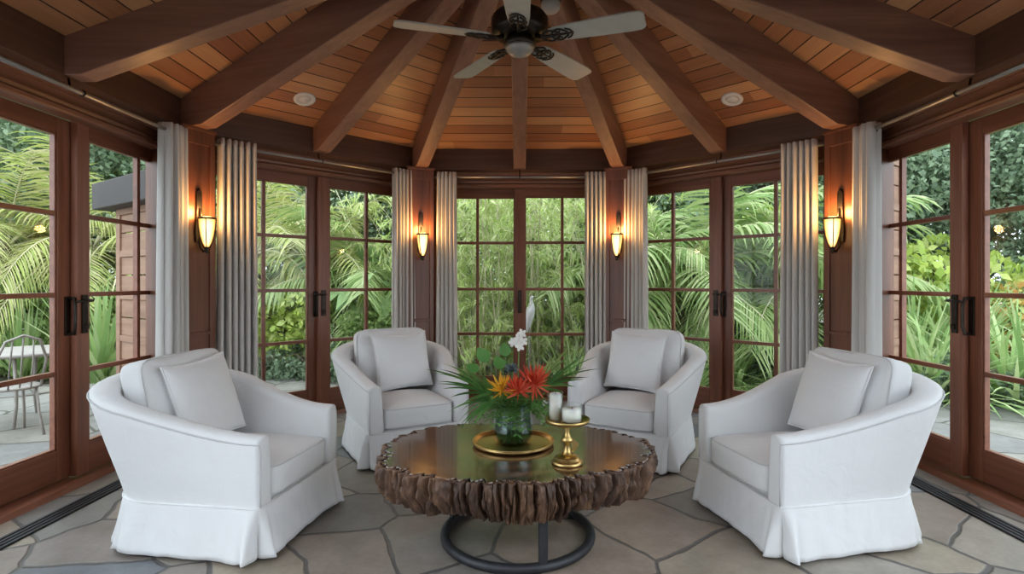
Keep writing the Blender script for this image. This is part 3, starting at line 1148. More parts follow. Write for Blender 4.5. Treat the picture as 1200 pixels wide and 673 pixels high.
def make_pillow():
    root = empty('throw_pillow')
    S, T, n = 0.228, 0.078, 22
    mb = MB()
    for sg in (1, -1):
        rows = []
        for i in range(n + 1):
            row = []
            for j in range(n + 1):
                u = math.sin((2 * i / n - 1) * PI / 2)
                v = math.sin((2 * j / n - 1) * PI / 2)
                x = u * S * (0.94 + 0.075 * v * v)
                y = v * S * (0.94 + 0.075 * u * u)
                h = T * (max(0, 1 - u * u) * max(0, 1 - v * v)) ** 0.42
                ang = math.atan2(v, u)
                h *= 1 + 0.06 * noise.noise(Vector((x * 14, y * 14, sg * 3))) + 0.05 * math.sin(ang * 9) * max(abs(u), abs(v)) ** 4
                row.append((x, y, sg * h))
            rows.append(row)
        mb.grid(rows)
    c = mb.build('cover', M['pillow'], root)
    lp = []
    for q in range(88):
        s = q / 22 % 4
        k = int(s)
        e = (s - k) * 2 - 1
        u, v = ((e, -1), (1, e), (-e, 1), (-1, -e))[k]
        lp.append((u * S * (0.945 + 0.075 * v * v), v * S * (0.945 + 0.075 * u * u), 0))
    MB().tube(lp, 0.006, 6, closed=True).build('edge_piping', M['pillow'], c)
    return root

CH = [(-1.600, -0.232, -8.5, 'white slipcovered armchair at the front left, beside the left doors', (-0.165, 0.0, 3)),
      (1.592, -0.20, 191.2, 'white slipcovered armchair at the front right, beside the right doors', (-0.165, 0.0, -3)),
      (-0.945, 1.14, -60.0, 'white slipcovered armchair at the back left, half behind the table', (-0.14, 0.04, 3)),
      (0.915, 1.08, -120.0, 'white slipcovered armchair at the back right, behind the gold candle stand', (-0.14, -0.04, -3))]
PL = ['white square throw pillow on the front left armchair', 'white square throw pillow on the front right armchair',
      'white square throw pillow on the back left armchair', 'white square throw pillow on the back right armchair']
ch0, pl0 = make_armchair(), make_pillow()
for i, (x, y, ang, lb, (px, py, tw)) in enumerate(CH):
    c = ch0 if i == 0 else copy_tree(ch0)
    c.location = (x, y, 0)
    c.rotation_euler.z = R(ang)
    tag(c, lb, 'armchair', 'white slipcovered armchairs around the table')
    p_ = pl0 if i == 0 else copy_tree(pl0)
    Tm = Matrix.Translation((x, y, 0)) @ Matrix.Rotation(R(ang), 4, 'Z') @ Matrix.Translation((px, py, 0.69)) @ Matrix.Rotation(R(tw), 4, 'X') @ Matrix.Rotation(R(-17), 4, 'Y') @ Matrix.Rotation(R(90), 4, 'Y')
    p_.matrix_world = Tm
    tag(p_, PL[i], 'pillow', 'white throw pillows on the armchairs')

# ------------------------------------------------------------------ live-edge coffee table
TX, TY, TZ = -0.03, -0.32, 0.45
tbl = empty('coffee_table', (TX, TY, 0))
tag(tbl, 'round live-edge wood slab coffee table on a black ring base', 'coffee table')
def outline(q):
    c, s = math.cos(q), math.sin(q)
    k = (abs(c / 0.745) ** 2.2 + abs(s / 0.535) ** 2.2) ** (-1 / 2.2)
    k *= 1 + 0.022 * math.sin(3 * q + 0.8) + 0.015 * math.sin(5 * q + 2.1) + 0.011 * math.sin(9 * q + 0.4)
    return k
NA = 1440
_rb = random.Random(14)
CHUNK, _q = [], 0.0
while _q < 2 * PI - 0.04:
    _w = _rb.choice((0.05, 0.075, 0.1, 0.13, 0.17)) * _rb.uniform(0.8, 1.2)
    CHUNK.append((_q, _w, _rb.uniform(-0.026, 0.014), _rb.uniform(-0.02, 0.022), _rb.uniform(0.5, 1.0)))
    _q += _w
def chunk_at(q, z):
    """which ridge of the live edge an angle falls in, and where across it (0..1)"""
    w = q + 0.05 * noise.noise(Vector((math.cos(q) * 5, math.sin(q) * 5, z * 8))) + 0.018 * noise.noise(Vector((math.cos(q) * 16, math.sin(q) * 16, z * 22)))
    w %= 2 * PI
    for i, c in enumerate(CHUNK):
        nx = CHUNK[i + 1][0] if i + 1 < len(CHUNK) else 2 * PI
        if c[0] <= w < nx:
            return c, (w - c[0]) / (nx - c[0]), nx - c[0]
    return CHUNK[0], 0.5, 0.06
def bark_d(q, z):
    """ridges that bulge between deep fissures"""
    c, u, w = chunk_at(q, z)
    e = min(u, 1 - u) * w
    fis = math.exp(-(e / 0.010) ** 1.3) * 0.066 * c[4] + math.exp(-(e / 0.026) ** 2) * 0.012
    cs_, sn_ = math.cos(q), math.sin(q)
    f = noise.noise(Vector((cs_ * 22, sn_ * 22 + 4, z * 9))) * 0.016 + noise.noise(Vector((cs_ * 52, sn_ * 52, z * 24))) * 0.011 + noise.noise(Vector((cs_ * 95, sn_ * 95, z * 75))) * 0.007
    f -= 0.022 * max(0.0, 1 - abs(noise.noise(Vector((cs_ * 14 + 3, sn_ * 14, z * 3.5)))) * 9)
    return c[2] - fis + f
zs = [0.45, 0.447, 0.44] + [0.43 - 0.0105 * k for k in range(15)] + [0.274, 0.266, 0.262]
rows = []
for z in zs:
    f = (0.45 - z) / 0.188
    row = []
    for k in range(NA):
        q = 2 * PI * k / NA
        o_ = outline(q)
        prof = 0.012 * math.sin(f * PI) - 0.05 * f ** 2.2
        low = chunk_at(q, 0.35)[0][3]
        topf = min(1.0, f * 7)
        r = o_ + prof + bark_d(q, z) * lerp(0.7, 1.0, topf) + (-0.014 if f == 0 else 0)
        row.append((r * math.cos(q), r * math.sin(q), z + low * f))
    rows.append(row)
inner = [[(p[0] * 0.86, p[1] * 0.86, TZ) for p in rows[0]]]
bot = [[(p[0] * 0.6, p[1] * 0.6, 0.272) for p in rows[-1]]]
mb = MB().grid(rows + bot, closed_u=True)
mb.f.append(tuple(range((len(rows)) * NA, (len(rows) + 1) * NA)))
mb.sm.append(False)
mb.build('bark_edge', M['bark_edge'], tbl)
mb = MB()
tp = []
for k in range(NA):
    q = 2 * PI * k / NA
    r = min(math.hypot(rows[0][k][0], rows[0][k][1]), math.hypot(*rows[3][k][:2])) - 0.004
    r2 = min(math.hypot(*rows[0][(k + j) % NA][:2]) for j in range(-6, 7))
    r = lerp(r, r2, 0.5)
    tp.append((r * math.cos(q), r * math.sin(q)))
mb.grid([[(x * 0.99, y * 0.99, 0.43) for x, y in tp], [(x, y, 0.448) for x, y in tp], [(x * 0.994, y * 0.994, 0.4525) for x, y in tp]], closed_u=True, smooth=False)
n_ = 2 * NA
mb.f.append(tuple(range(n_, n_ + NA)))
mb.sm.append(False)
mb.build('tabletop', M['slab'], tbl)
bx_, by_ = 0.02, -0.06
ringp = [(bx_ + 0.385 * math.cos(2 * PI * k / 72), by_ + 0.385 * math.sin(2 * PI * k / 72), 0.024) for k in range(72)]
MB().tube(ringp, 0.024, 12, closed=True).build('base_ring', M['iron'], tbl)
for q in (-72, 55, 160):
    c, s = math.cos(R(q)), math.sin(R(q))
    m_ = Matrix.Translation((bx_ + 0.385 * c, by_ + 0.385 * s, 0)) @ Matrix.Rotation(R(q + 90), 4, 'Z')
    MB().box((-0.022, -0.008, 0.03), (0.022, 0.008, 0.29), m_).build('post', M['iron'], tbl, bevel=0.002)

# ------------------------------------------------------------------ things on the table
Z0 = 0.4525
VX, VY = -0.035, -0.26
tray = empty('tray', (VX, VY, Z0))
tag(tray, 'round gold tray under the glass vase', 'tray')
MB().lathe([(0.0, 0.0), (0.205, 0.0), (0.219, 0.006), (0.222, 0.022), (0.216, 0.023), (0.21, 0.009), (0.2, 0.006), (0.0, 0.006)], 56).build('dish', M['brass'], tray)
tray_h = MB()
tray_h.tube([(0.222 * math.cos(2 * PI * k / 64), 0.222 * math.sin(2 * PI * k / 64), 0.023) for k in range(64)], 0.004, 6, closed=True)
tray_h.build('rim', M['brass'], tray)

vase = empty('vase', (VX, VY, Z0 + 0.006))
tag(vase, 'clear green glass vase holding the flower arrangement on the tray', 'vase')
MB().lathe([(0.0, 0.0), (0.085, 0.0), (0.098, 0.012), (0.106, 0.05), (0.108, 0.1), (0.103, 0.15), (0.097, 0.19), (0.102, 0.225), (0.097, 0.225), (0.092, 0.19), (0.098, 0.15), (0.102, 0.1), (0.1, 0.05), (0.092, 0.016), (0.0, 0.012)], 40).build('glass', M['vase'], vase)
water = glass_mat('vase_water', (0.62, 0.78, 0.74), 0.0, 1.0)
MB().lathe([(0.0, 0.014), (0.09, 0.018), (0.098, 0.05), (0.1, 0.1), (0.097, 0.14), (0.0, 0.14)], 32).build('water', water, vase)

VT = Vector((VX, VY, Z0 + 0.21))
def along(p0, d0, L, droop, n=6):
    """curved stalk: start, direction, length, how much it falls"""
    p, d = Vector(p0), Vector(d0).normalized()
    out = [p.copy()]
    for i in range(n):
        d = (d + Vector((0, 0, -droop / n))).normalized()
        p = p + d * (L / n)
        out.append(p.copy())
    return out

def fan_leaf(base, tip, droop, nl, L, spread, width, roll, seed, mat, stalk):
    """cut palm leaf: stalk from the vase and a fan of narrow leaflets at its end"""
    rnd = random.Random(seed)
    mb = MB()
    base, tip = Vector(base), Vector(tip)
    d = (tip - base).normalized()
    side = d.cross(Vector((0, 0, 1)))
    if side.length < 1e-3:
        side = Vector((1, 0, 0))
    side.normalize()
    side = Matrix.Rotation(roll, 3, d) @ side
    up = side.cross(d).normalized()
    for i in range(nl):
        u = (i / (nl - 1)) * 2 - 1
        q = u * spread
        dr = (d * math.cos(q) + side * math.sin(q) + up * rnd.uniform(-0.08, 0.16)).normalized()
        l = L * (1 - 0.35 * abs(u) ** 1.5) * rnd.uniform(0.86, 1.08)
        st = base.lerp(tip, 0.72 + 0.28 * (1 - abs(u)))
        path = along(st, dr, l, droop * rnd.uniform(0.5, 1.2), 5)
        sd = dr.cross(up).normalized()
        mb.blade(path, [width * k for k in (0.45, 0.9, 1.0, 0.85, 0.55, 0.05)], sd)
    o = mb.build('palm_leaf', mat, weld=False)
    s = MB().tube([base, base.lerp(tip, 0.5) + Vector((0, 0, 0.01)), tip], 0.003, 6)
    s.build('stalk', stalk, o)
    return o

def vp(px, py, D):
    """a point on the photograph's ray through (px,py) at depth D from the camera"""
    return Vector(((px - 609) * D / 640, D - 3.28, EYE + (330 - py) * D / 640))

FL = [((562, 455), 2.92, 0.5, 15, 0.30, 1.15, 0.012, 0.5, 'cut palm leaf spreading to the left, the middle one of the left leaves'),
      ((566, 448), 3.08, 0.3, 13, 0.27, 0.9, 0.011, 0.2, 'cut palm leaf spreading up to the left behind the others'),
      ((568, 470), 2.82, 1.1, 14, 0.26, 1.1, 0.011, 0.9, 'cut palm leaf drooping at the left front over the tray'),
      ((648, 447), 2.96, 0.4, 15, 0.27, 1.1, 0.012, -0.4, 'cut palm leaf spreading wide to the right above the candles'),
      ((640, 438), 3.1, 0.05, 13, 0.28, 0.95, 0.011, -0.2, 'cut palm leaf rising to the upper right'),
      ((630, 470), 2.84, 1.3, 12, 0.18, 1.1, 0.009, -0.8, 'cut palm leaf drooping at the right front beside the candle stand')]
for i, ((px, py), D, dr, nl, L, spd, wd, roll, lb) in enumerate(FL):
    o = fan_leaf(VT + Vector((0, 0, -0.02)), vp(px, py, D), dr, nl, L, spd, wd, roll, 10 + i, M['lf_vase'], M['lf_vase'])
    tag(o, 'dark green ' + lb, 'palm leaf', 'palm leaves in the vase')

# round broad leaves
rb = random.Random(5)
for i, (px, py, D, sz, lb) in enumerate([(568, 418, 3.05, 0.06, 'upper left'), (586, 427, 2.98, 0.05, 'just above the yellow bloom'), (556, 432, 3.02, 0.045, 'far left'), (592, 412, 3.1, 0.05, 'below the white orchid')]):
    c = vp(px, py, D)
    mb = MB()
    d = (c - VT).normalized()
    sd = d.cross(Vector((0, 1, 0.2))).normalized()
    path = along(c - d * sz * 0.6, d, sz * 1.7, 0.35, 8)
    mb.blade(path, [sz * w for w in (0.08, 0.4, 0.6, 0.68, 0.66, 0.56, 0.4, 0.2, 0.02)], sd)
    o = mb.build('broad_leaf', M['lf_vase'], weld=False)
    MB().tube([VT + Vector((0, 0, -0.05)), VT.lerp(c, 0.6), c - d * sz * 0.5], 0.0025, 6).build('stalk', M['lf_vase'], o)
    tag(o, 'rounded dark green leaf in the vase, %s' % lb, 'leaf', 'rounded leaves in the vase')

# feathery filler around the vase mouth
mb = MB()
rf_ = random.Random(3)
for i in range(120):
    q = rf_.uniform(0, 2 * PI)
    el = rf_.uniform(-0.2, 1.2)
    d = Vector((math.cos(q) * math.cos(el), math.sin(q) * math.cos(el), math.sin(el)))
    L = rf_.uniform(0.08, 0.2)
    stem = along(VT + Vector((math.cos(q) * 0.06, math.sin(q) * 0.06, rf_.uniform(-0.02, 0.04))), d, L, 1.2, 6)
    for j in range(1, 7):
        for sg in (-1, 1):
            dd = (stem[j] - stem[j - 1]).normalized()
            sd = dd.cross(Vector((0, 0, 1)))
            sd = sd.normalized() if sd.length > 1e-3 else Vector((1, 0, 0))
            v = (dd * 0.6 + sd * sg + Vector((0, 0, rf_.uniform(-0.3, 0.3)))).normalized()
            l = rf_.uniform(0.02, 0.045)
            mb.blade([stem[j], stem[j] + v * l * 0.5, stem[j] + v * l], [0.001, 0.007, 0.0005], dd)
tag(mb.build('fern_filler', M['lf_vase2'], weld=False), 'feathery green filler foliage around the mouth of the vase', 'foliage', kind='stuff')

# stems seen through the glass
for i in range(6):
    q = i * 1.05
    b = Vector((VX + 0.05 * math.cos(q), VY + 0.05 * math.sin(q), Z0 + 0.02))
    mb = MB().tube([b, VT + Vector((-0.04 * math.cos(q), -0.04 * math.sin(q), 0.0))], 0.0045, 6)
    tag(mb.build('cut_stem', M['lf_vase']), 'green cut stem standing in the vase water', 'stem', 'cut stems in the vase')

def spiky_bloom(c, n, L, seed, mat, up=(0, -0.3, 1), w=0.0068):
    rnd = random.Random(seed)
    mb = MB()
    up = Vector(up).normalized()
    for i in range(n):
        d = Vector((rnd.gauss(0, 1), rnd.gauss(0, 1), rnd.gauss(0, 1))).normalized()
        d = (d + up * 0.7).normalized()
        l = L * rnd.uniform(0.65, 1.15)
        sd = d.cross(Vector((rnd.gauss(0, 1), rnd.gauss(0, 1), rnd.gauss(0, 1)))).normalized()
        path = along(c, d, l, -0.25, 5)
        mb.blade(path, [w * k for k in (0.5, 0.8, 1.0, 0.85, 0.5, 0.05)], sd)
        mb.blade(path, [w * k * 0.6 for k in (0.5, 0.8, 1.0, 0.85, 0.5, 0.05)], sd.cross(d))
    return mb

BL = [((608, 458), 2.84, 80, 0.095, 'red', 'coral red spiky bloom at the left of the red pair', 'red_bloom'),
      ((626, 450), 2.86, 95, 0.11, 'red', 'coral red spiky bloom at the right of the red pair', 'red_bloom'),
      ((588, 458), 2.84, 34, 0.095, 'yellow', 'golden yellow spiky bloom left of the red blooms', 'yellow_bloom')]
for i, ((px, py), D, n_p, L, mt, lb, nm) in enumerate(BL):
    c = vp(px, py, D)
    o = spiky_bloom(c, n_p, L, 40 + i, M[mt]).build(nm, M[mt], weld=False)
    MB().tube([VT + Vector((0, 0, -0.1)), VT.lerp(c, 0.6), c], 0.004, 6).build('stem', M['lf_vase'], o)
    tag(o, lb, 'flower')
# grey thistle
c = vp(600, 434, 2.93)
o = spiky_bloom(c, 60, 0.045, 77, M['thistle'], w=0.006).build('thistle', M['thistle'], weld=False)
MB().tube([VT + Vector((0, 0, -0.1)), c], 0.004, 6).build('stem', M['lf_vase'], o)
tag(o, 'grey-blue thistle head above the red blooms', 'flower')
# orchid spray
orc = empty('orchid_spray', VT)
tag(orc, 'white orchid spray standing tallest in the vase', 'flower')
tipo = vp(608, 402, 3.02)
MB().tube([Vector((0, 0, -0.1)), (tipo - VT) * 0.55 + Vector((0.012, 0, 0)), tipo - VT], 0.003, 6).build('stem', M['lf_vase2'], orc)
ro = random.Random(9)
for k, (px, py, D) in enumerate([(607, 397, 3.0), (612, 391, 3.02), (601, 401, 2.98), (609, 406, 2.97), (613, 400, 3.0)]):
    c = vp(px, py, D) - VT
    mb = MB()
    f = Vector((ro.uniform(-0.4, 0.4), -1, ro.uniform(-0.2, 0.3))).normalized()
    u0 = f.cross(Vector((0, 0, 1))).normalized()
    v0 = u0.cross(f)
    for j in range(5):
        q = j * 2 * PI / 5 + ro.uniform(-0.1, 0.1)
        d = (u0 * math.cos(q) + v0 * math.sin(q) + f * 0.25).normalized()
        sd = d.cross(f).normalized()
        mb.blade([c, c + d * 0.012, c + d * 0.022, c + d * 0.029], [0.002, 0.009, 0.0085, 0.002], sd)
    mb.build('blossom', M['petal_white'], orc, weld=False)
c = vp(638, 474, 2.82)
o = spiky_bloom(c, 12, 0.022, 91, M['petal_white'], w=0.007).build('white_bloom', M['petal_white'], weld=False)
MB().tube([VT + Vector((0, 0, -0.05)), c], 0.002, 6).build('stem', M['lf_vase2'], o)
tag(o, 'small pale bloom at the right of the vase mouth', 'flower')

# candle stand, pillar candle and jar candle
st = empty('candle_stand', (0.235, -0.585, Z0))
tag(st, 'gold pedestal candle stand with a round plate', 'candle stand')
MB().lathe([(0.0, 0.0), (0.076, 0.0), (0.078, 0.01), (0.07, 0.02), (0.064, 0.022), (0.062, 0.032), (0.05, 0.038), (0.03, 0.048)], 36).build('foot', M['brass'], st)
MB().lathe([(0.03, 0.046), (0.018, 0.062), (0.014, 0.085), (0.016, 0.1), (0.03, 0.112), (0.031, 0.12), (0.018, 0.132), (0.012, 0.15), (0.012, 0.18), (0.02, 0.197), (0.04, 0.2)], 28).build('stem', M['brass'], st)
MB().lathe([(0.0, 0.196), (0.085, 0.198), (0.105, 0.204), (0.112, 0.222), (0.108, 0.223), (0.1, 0.209), (0.0, 0.206)], 40).build('plate', M['brass'], st)
lf = MB()
lf.blade([(0.02, 0.02, 0.118), (0.034, 0.02, 0.1), (0.042, 0.02, 0.08), (0.036, 0.02, 0.06), (0.026, 0.02, 0.05)], [0.002, 0.012, 0.017, 0.012, 0.002], (1, 0.1, 0.35))
lf.build('leaf_ornament', M['brass'], st, solid=0.003)
ZC = Z0 + 0.207
pc = empty('pillar_candle', (0.235 - 0.055, -0.585 + 0.045, ZC))
tag(pc, 'tall white pillar candle at the back of the gold stand', 'candle')
MB().lathe([(0.0, 0.0), (0.032, 0.0), (0.032, 0.125), (0.027, 0.13), (0.02, 0.122), (0.0, 0.12)], 28).build('wax', M['wax'], pc)
MB().tube([(0, 0, 0.118), (0.002, 0, 0.138)], 0.0015, 6).build('wick', M['wick'], pc)
MB().lathe([(0.0, 0.001), (0.036, 0.001), (0.038, 0.006), (0.038, 0.14), (0.0355, 0.14), (0.0355, 0.006), (0.0, 0.003)], 28).build('glass_sleeve', M['jar'], pc)
jc = empty('jar_candle', (0.235 + 0.02, -0.585 - 0.02, ZC))
tag(jc, 'short cream candle in a clear glass jar at the front of the gold stand', 'candle')
MB().lathe([(0.0, 0.0), (0.05, 0.0), (0.053, 0.006), (0.053, 0.088), (0.05, 0.09), (0.0495, 0.086), (0.0495, 0.008), (0.0, 0.006)], 32).build('jar', M['jar'], jc)
MB().lathe([(0.0, 0.008), (0.048, 0.008), (0.048, 0.066), (0.0, 0.064)], 28).build('wax', M['wax'], jc)
MB().tube([(0, 0, 0.062), (0.002, 0, 0.078)], 0.0015, 6).build('wick', M['wick'], jc)

# ------------------------------------------------------------------ garden
rs = np.random.RandomState(7)
GZ = -0.2

def quads_to_mesh(name, V, mat):
    """V: (n,4,3) array of leaf quads"""
    n = len(V)
    me = bpy.data.meshes.new(name)
    me.vertices.add(n * 4)
    me.vertices.foreach_set('co', V.reshape(-1).astype(np.float32))
    me.loops.add(n * 4)
    me.loops.foreach_set('vertex_index', np.arange(n * 4, dtype=np.int32))
    me.polygons.add(n)
    me.polygons.foreach_set('loop_start', np.arange(0, n * 4, 4, dtype=np.int32))
    me.polygons.foreach_set('loop_total', np.full(n, 4, dtype=np.int32))
    me.update(calc_edges=True)
    me.materials.append(mat)
    return me

def leaf_quads(C, Dr, L, W, rnd):
    """diamond leaves at centres C pointing along Dr"""
    n = len(C)
    Dr = Dr / np.linalg.norm(Dr, axis=1, keepdims=True)
    X = rnd.normal(size=(n, 3))
    S = np.cross(Dr, X)
    S /= np.linalg.norm(S, axis=1, keepdims=True) + 1e-9
    L = L[:, None]
    W = W[:, None]
    base = C - Dr * L * 0.5
    tip = C + Dr * L * 0.5 + np.array([0, 0, -1]) * L * 0.12
    mid = C - Dr * L * 0.08
    return np.stack([base, mid + S * W, tip, mid - S * W], 1)

def bush_mesh(name, mat, n, rx, ry, h, blob, leaf, aspect, seed, z0=0.0, hang=0.0, nb=26):
    rnd = np.random.RandomState(seed)
    # clumps of leaves spread through the crown
    B = []
    while len(B) < nb:
        p = rnd.uniform(-1, 1, 3)
        if p @ p <= 1:
            B.append((p[0] * rx, p[1] * ry, z0 + (p[2] * 0.5 + 0.5) * h))
    B = np.array(B)
    k = rnd.randint(0, nb, n)
    d = rnd.normal(size=(n, 3))
    d /= np.linalg.norm(d, axis=1, keepdims=True)
    rad = blob * rnd.uniform(0.5, 1.0, n) ** 0.5
    C = B[k] + d * rad[:, None] * np.array([1, 1, 0.8])
    C[:, 2] = np.maximum(C[:, 2], 0.04)
    Dr = d * 0.6 + rnd.normal(size=(n, 3)) * 0.7 + np.array([0, 0, 0.2 - hang])
    L = leaf * rnd.uniform(0.6, 1.3, n)
    return quads_to_mesh(name, leaf_quads(C, Dr, L, L * aspect, rnd), mat)

def trunk_mesh(h, r, seed, forks=5, spread=0.8, mat=None):
    rnd = random.Random(seed)
    mb = MB()
    top = Vector((rnd.uniform(-0.15, 0.15), rnd.uniform(-0.15, 0.15), h * 0.5))
    mb.tube([(0, 0, -0.05), (0.03, 0.02, h * 0.25), top], [r, r * 0.8, r * 0.65], 8)
    for k in range(forks):
        q = k * 2 * PI / forks + rnd.uniform(-0.3, 0.3)
        e = Vector((math.cos(q) * spread, math.sin(q) * spread, h * rnd.uniform(0.75, 0.98)))
        mb.tube([top, top.lerp(e, 0.5) + Vector((0, 0, 0.15)), e], [r * 0.5, r * 0.35, r * 0.12], 6)
    me = mb.mesh('trunk')
    me.materials.append(mat or M['bark'])
    return me

def put(name, loc, rz, s, label, cat, group, parts):
    root = empty(name, loc, rz)
    root.scale = (s, s, s)
    tag(root, label, cat, group)
    for nm, me in parts:
        o = bpy.data.objects.new(nm, me)
        COL.objects.link(o)
        o.parent = root
    return root

def frond(mb, base, az, el, L, droop, nl, ll, w, rnd, stem=None):
    d = Vector((math.cos(az) * math.cos(el), math.sin(az) * math.cos(el), math.sin(el)))
    n = 14
    pts = along(base, d, L, droop, n)
    if stem is not None:
        stem.tube(pts, [lerp(0.016, 0.003, i / n) for i in range(n + 1)], 5)
    for i in range(nl):
        u = 0.16 + 0.84 * i / nl
        g = u * n
        k = min(n - 1, int(g))
        p = pts[k].lerp(pts[k + 1], g - k)
        t = (pts[k + 1] - pts[k]).normalized()
        sd = t.cross(Vector((0, 0, 1)))
        sd = sd.normalized() if sd.length > 1e-3 else Vector((1, 0, 0))
        l = ll * (math.sin(min(1, u * 1.25 + 0.1) * PI * 0.62 + 0.25)) * rnd.uniform(0.85, 1.1)
        for sg in (-1, 1):
            dr = (t * lerp(0.55, 1.2, u) + sd * sg * 1.0 + Vector((0, 0, 0.25))).normalized()
            path = along(p, dr, l, 1.1 * rnd.uniform(0.5, 1.3), 3)
            mb.blade(path, [w * 0.6, w, w * 0.7, w * 0.05], t)

def palm_parts(mat, nf, L, ll, w, trunk_h, seed, el0=0.1, el1=1.35, droop=1.6, nl=42):
    rnd = random.Random(seed)
    leaves, stems = MB(), MB()
    for k in range(nf):
        az = k * 2.399 + rnd.uniform(-0.2, 0.2)
        el = lerp(el0, el1, (k + 0.5) / nf)
        frond(leaves, (0, 0, trunk_h), az, el, L * rnd.uniform(0.85, 1.1), droop * rnd.uniform(0.8, 1.2), nl, ll, w, rnd, stems)
    tr = MB().tube([(0, 0, -0.1), (0.03, 0, trunk_h * 0.5), (0, 0, trunk_h)], [0.1, 0.085, 0.08], 10)
    a, b, c = leaves.mesh('fronds'), stems.mesh('frond_stems'), tr.mesh('trunk')
    a.materials.append(mat)
    b.materials.append(M['culm'])
    c.materials.append(M['bark'])
    return [('fronds', a), ('frond_stems', b), ('trunk', c)]

def strap_parts(mat, n, L, w, seed, el0=0.5, el1=1.45, droop=1.5):
    rnd = random.Random(seed)
    mb = MB()
    for k in range(n):
        az = rnd.uniform(0, 2 * PI)
        el = rnd.uniform(el0, el1)
        d = Vector((math.cos(az) * math.cos(el), math.sin(az) * math.cos(el), math.sin(el)))
        b = Vector((rnd.uniform(-0.1, 0.1), rnd.uniform(-0.1, 0.1), 0))
        path = along(b, d, L * rnd.uniform(0.65, 1.1), droop * rnd.uniform(0.5, 1.2), 7)
        sd = d.cross(Vector((0, 0, 1)))
        sd = sd.normalized() if sd.length > 1e-3 else Vector((1, 0, 0))
        mb.blade(path, [w * q for q in (0.7, 1, 1, 0.95, 0.8, 0.6, 0.35, 0.03)], sd)
    a = mb.mesh('leaves')
    a.materials.append(mat)
    c = MB().lathe([(0.13, -0.05), (0.14, 0.04), (0.06, 0.14), (0.0, 0.16)], 12).mesh('crown')
    c.materials.append(mat)
    return [('leaves', a), ('crown', c)]

def bigleaf_parts(mat, n, H, S, seed):
    rnd = random.Random(seed)
    lv, stm = MB(), MB()
    for k in range(n):
        az = k * 2.399
        h = H * rnd.uniform(0.4, 1.0)
        r = rnd.uniform(0.2, 0.65)
        tip = Vector((math.cos(az) * r, math.sin(az) * r, h))
        stm.tube([(0, 0, -0.05), Vector((tip.x * 0.4, tip.y * 0.4, h * 0.65)), tip], [0.02, 0.016, 0.01], 6)
        d = Vector((math.cos(az), math.sin(az), -0.25)).normalized()
        sd = Vector((-math.sin(az), math.cos(az), 0))
        s = S * rnd.uniform(0.7, 1.15)
        path = along(tip - d * s * 0.25, d, s * 1.3, 0.8, 8)
        ws = [s * q for q in (0.18, 0.36, 0.42, 0.42, 0.37, 0.29, 0.19, 0.09, 0.01)]
        vs, fs = [], []
        for p, w in zip(path, ws):
            vs += [p - sd * w + Vector((0, 0, 0.22 * w)), p, p + sd * w + Vector((0, 0, 0.22 * w))]
        for i in range(8):
            for j in range(2):
                fs.append((3 * i + j, 3 * i + j + 1, 3 * i + j + 4, 3 * i + j + 3))
        lv.add(vs, fs, True)
    a, b = lv.mesh('leaves'), stm.mesh('stalks')
    a.materials.append(mat)
    b.materials.append(M['lf_mid'])
    return [('leaves', a), ('stalks', b)]

def bamboo_parts(seed, n=4200, H=4.2, culms=16):
    rnd = np.random.RandomState(seed)
    r2 = random.Random(seed)
    cu = MB()
    C, Dr = [], []
    for k in range(culms):
        b = Vector((r2.uniform(-0.45, 0.45), r2.uniform(-0.45, 0.45), -0.05))
        d = Vector((r2.uniform(-0.25, 0.25), r2.uniform(-0.25, 0.25), 1))
        pts = along(b, d, H * r2.uniform(0.7, 1.05), 0.0, 8)
        az = r2.uniform(0, 2 * PI)
        pts = [p + Vector((math.cos(az), math.sin(az), -0.3)) * (0.8 * (i / 8) ** 2.5) for i, p in enumerate(pts)]
        cu.tube(pts, [lerp(0.014, 0.003, i / 8) for i in range(9)], 5)
        for j in range(14):
            g = r2.uniform(0.5, 8)
            i = min(7, int(g))
            p = pts[i].lerp(pts[i + 1], g - i)
            q = r2.uniform(0, 2 * PI)
            br = along(p, (math.cos(q), math.sin(q), 0.5), r2.uniform(0.3, 0.65), 1.3, 5)
            cu.tube(br, 0.003, 4, caps=False)
            m = n // (culms * 14)
            for _ in range(m):
                t = r2.uniform(0.2, 1) * 5
                ii = min(4, int(t))
                c = br[ii].lerp(br[ii + 1], t - ii)
                C.append((c.x + r2.gauss(0, 0.03), c.y + r2.gauss(0, 0.03), max(0.03, c.z + r2.gauss(0, 0.03))))
                dd = br[ii + 1] - br[ii]
                Dr.append((dd.x * 5 + r2.gauss(0, 0.5), dd.y * 5 + r2.gauss(0, 0.5), dd.z * 3 - 0.5 + r2.gauss(0, 0.4)))
    C, Dr = np.array(C), np.array(Dr)
    L = 0.15 * rnd.uniform(0.6, 1.3, len(C))
    a = quads_to_mesh('foliage', leaf_quads(C, Dr, L, L * 0.085, rnd), M['lf_bamboo'])
    b = cu.mesh('culms')
    b.materials.append(M['culm'])
    return [('foliage', a), ('culms', b)]

def at(px, D):
    return ((px - 609) * D / 640, D - 3.28, GZ)

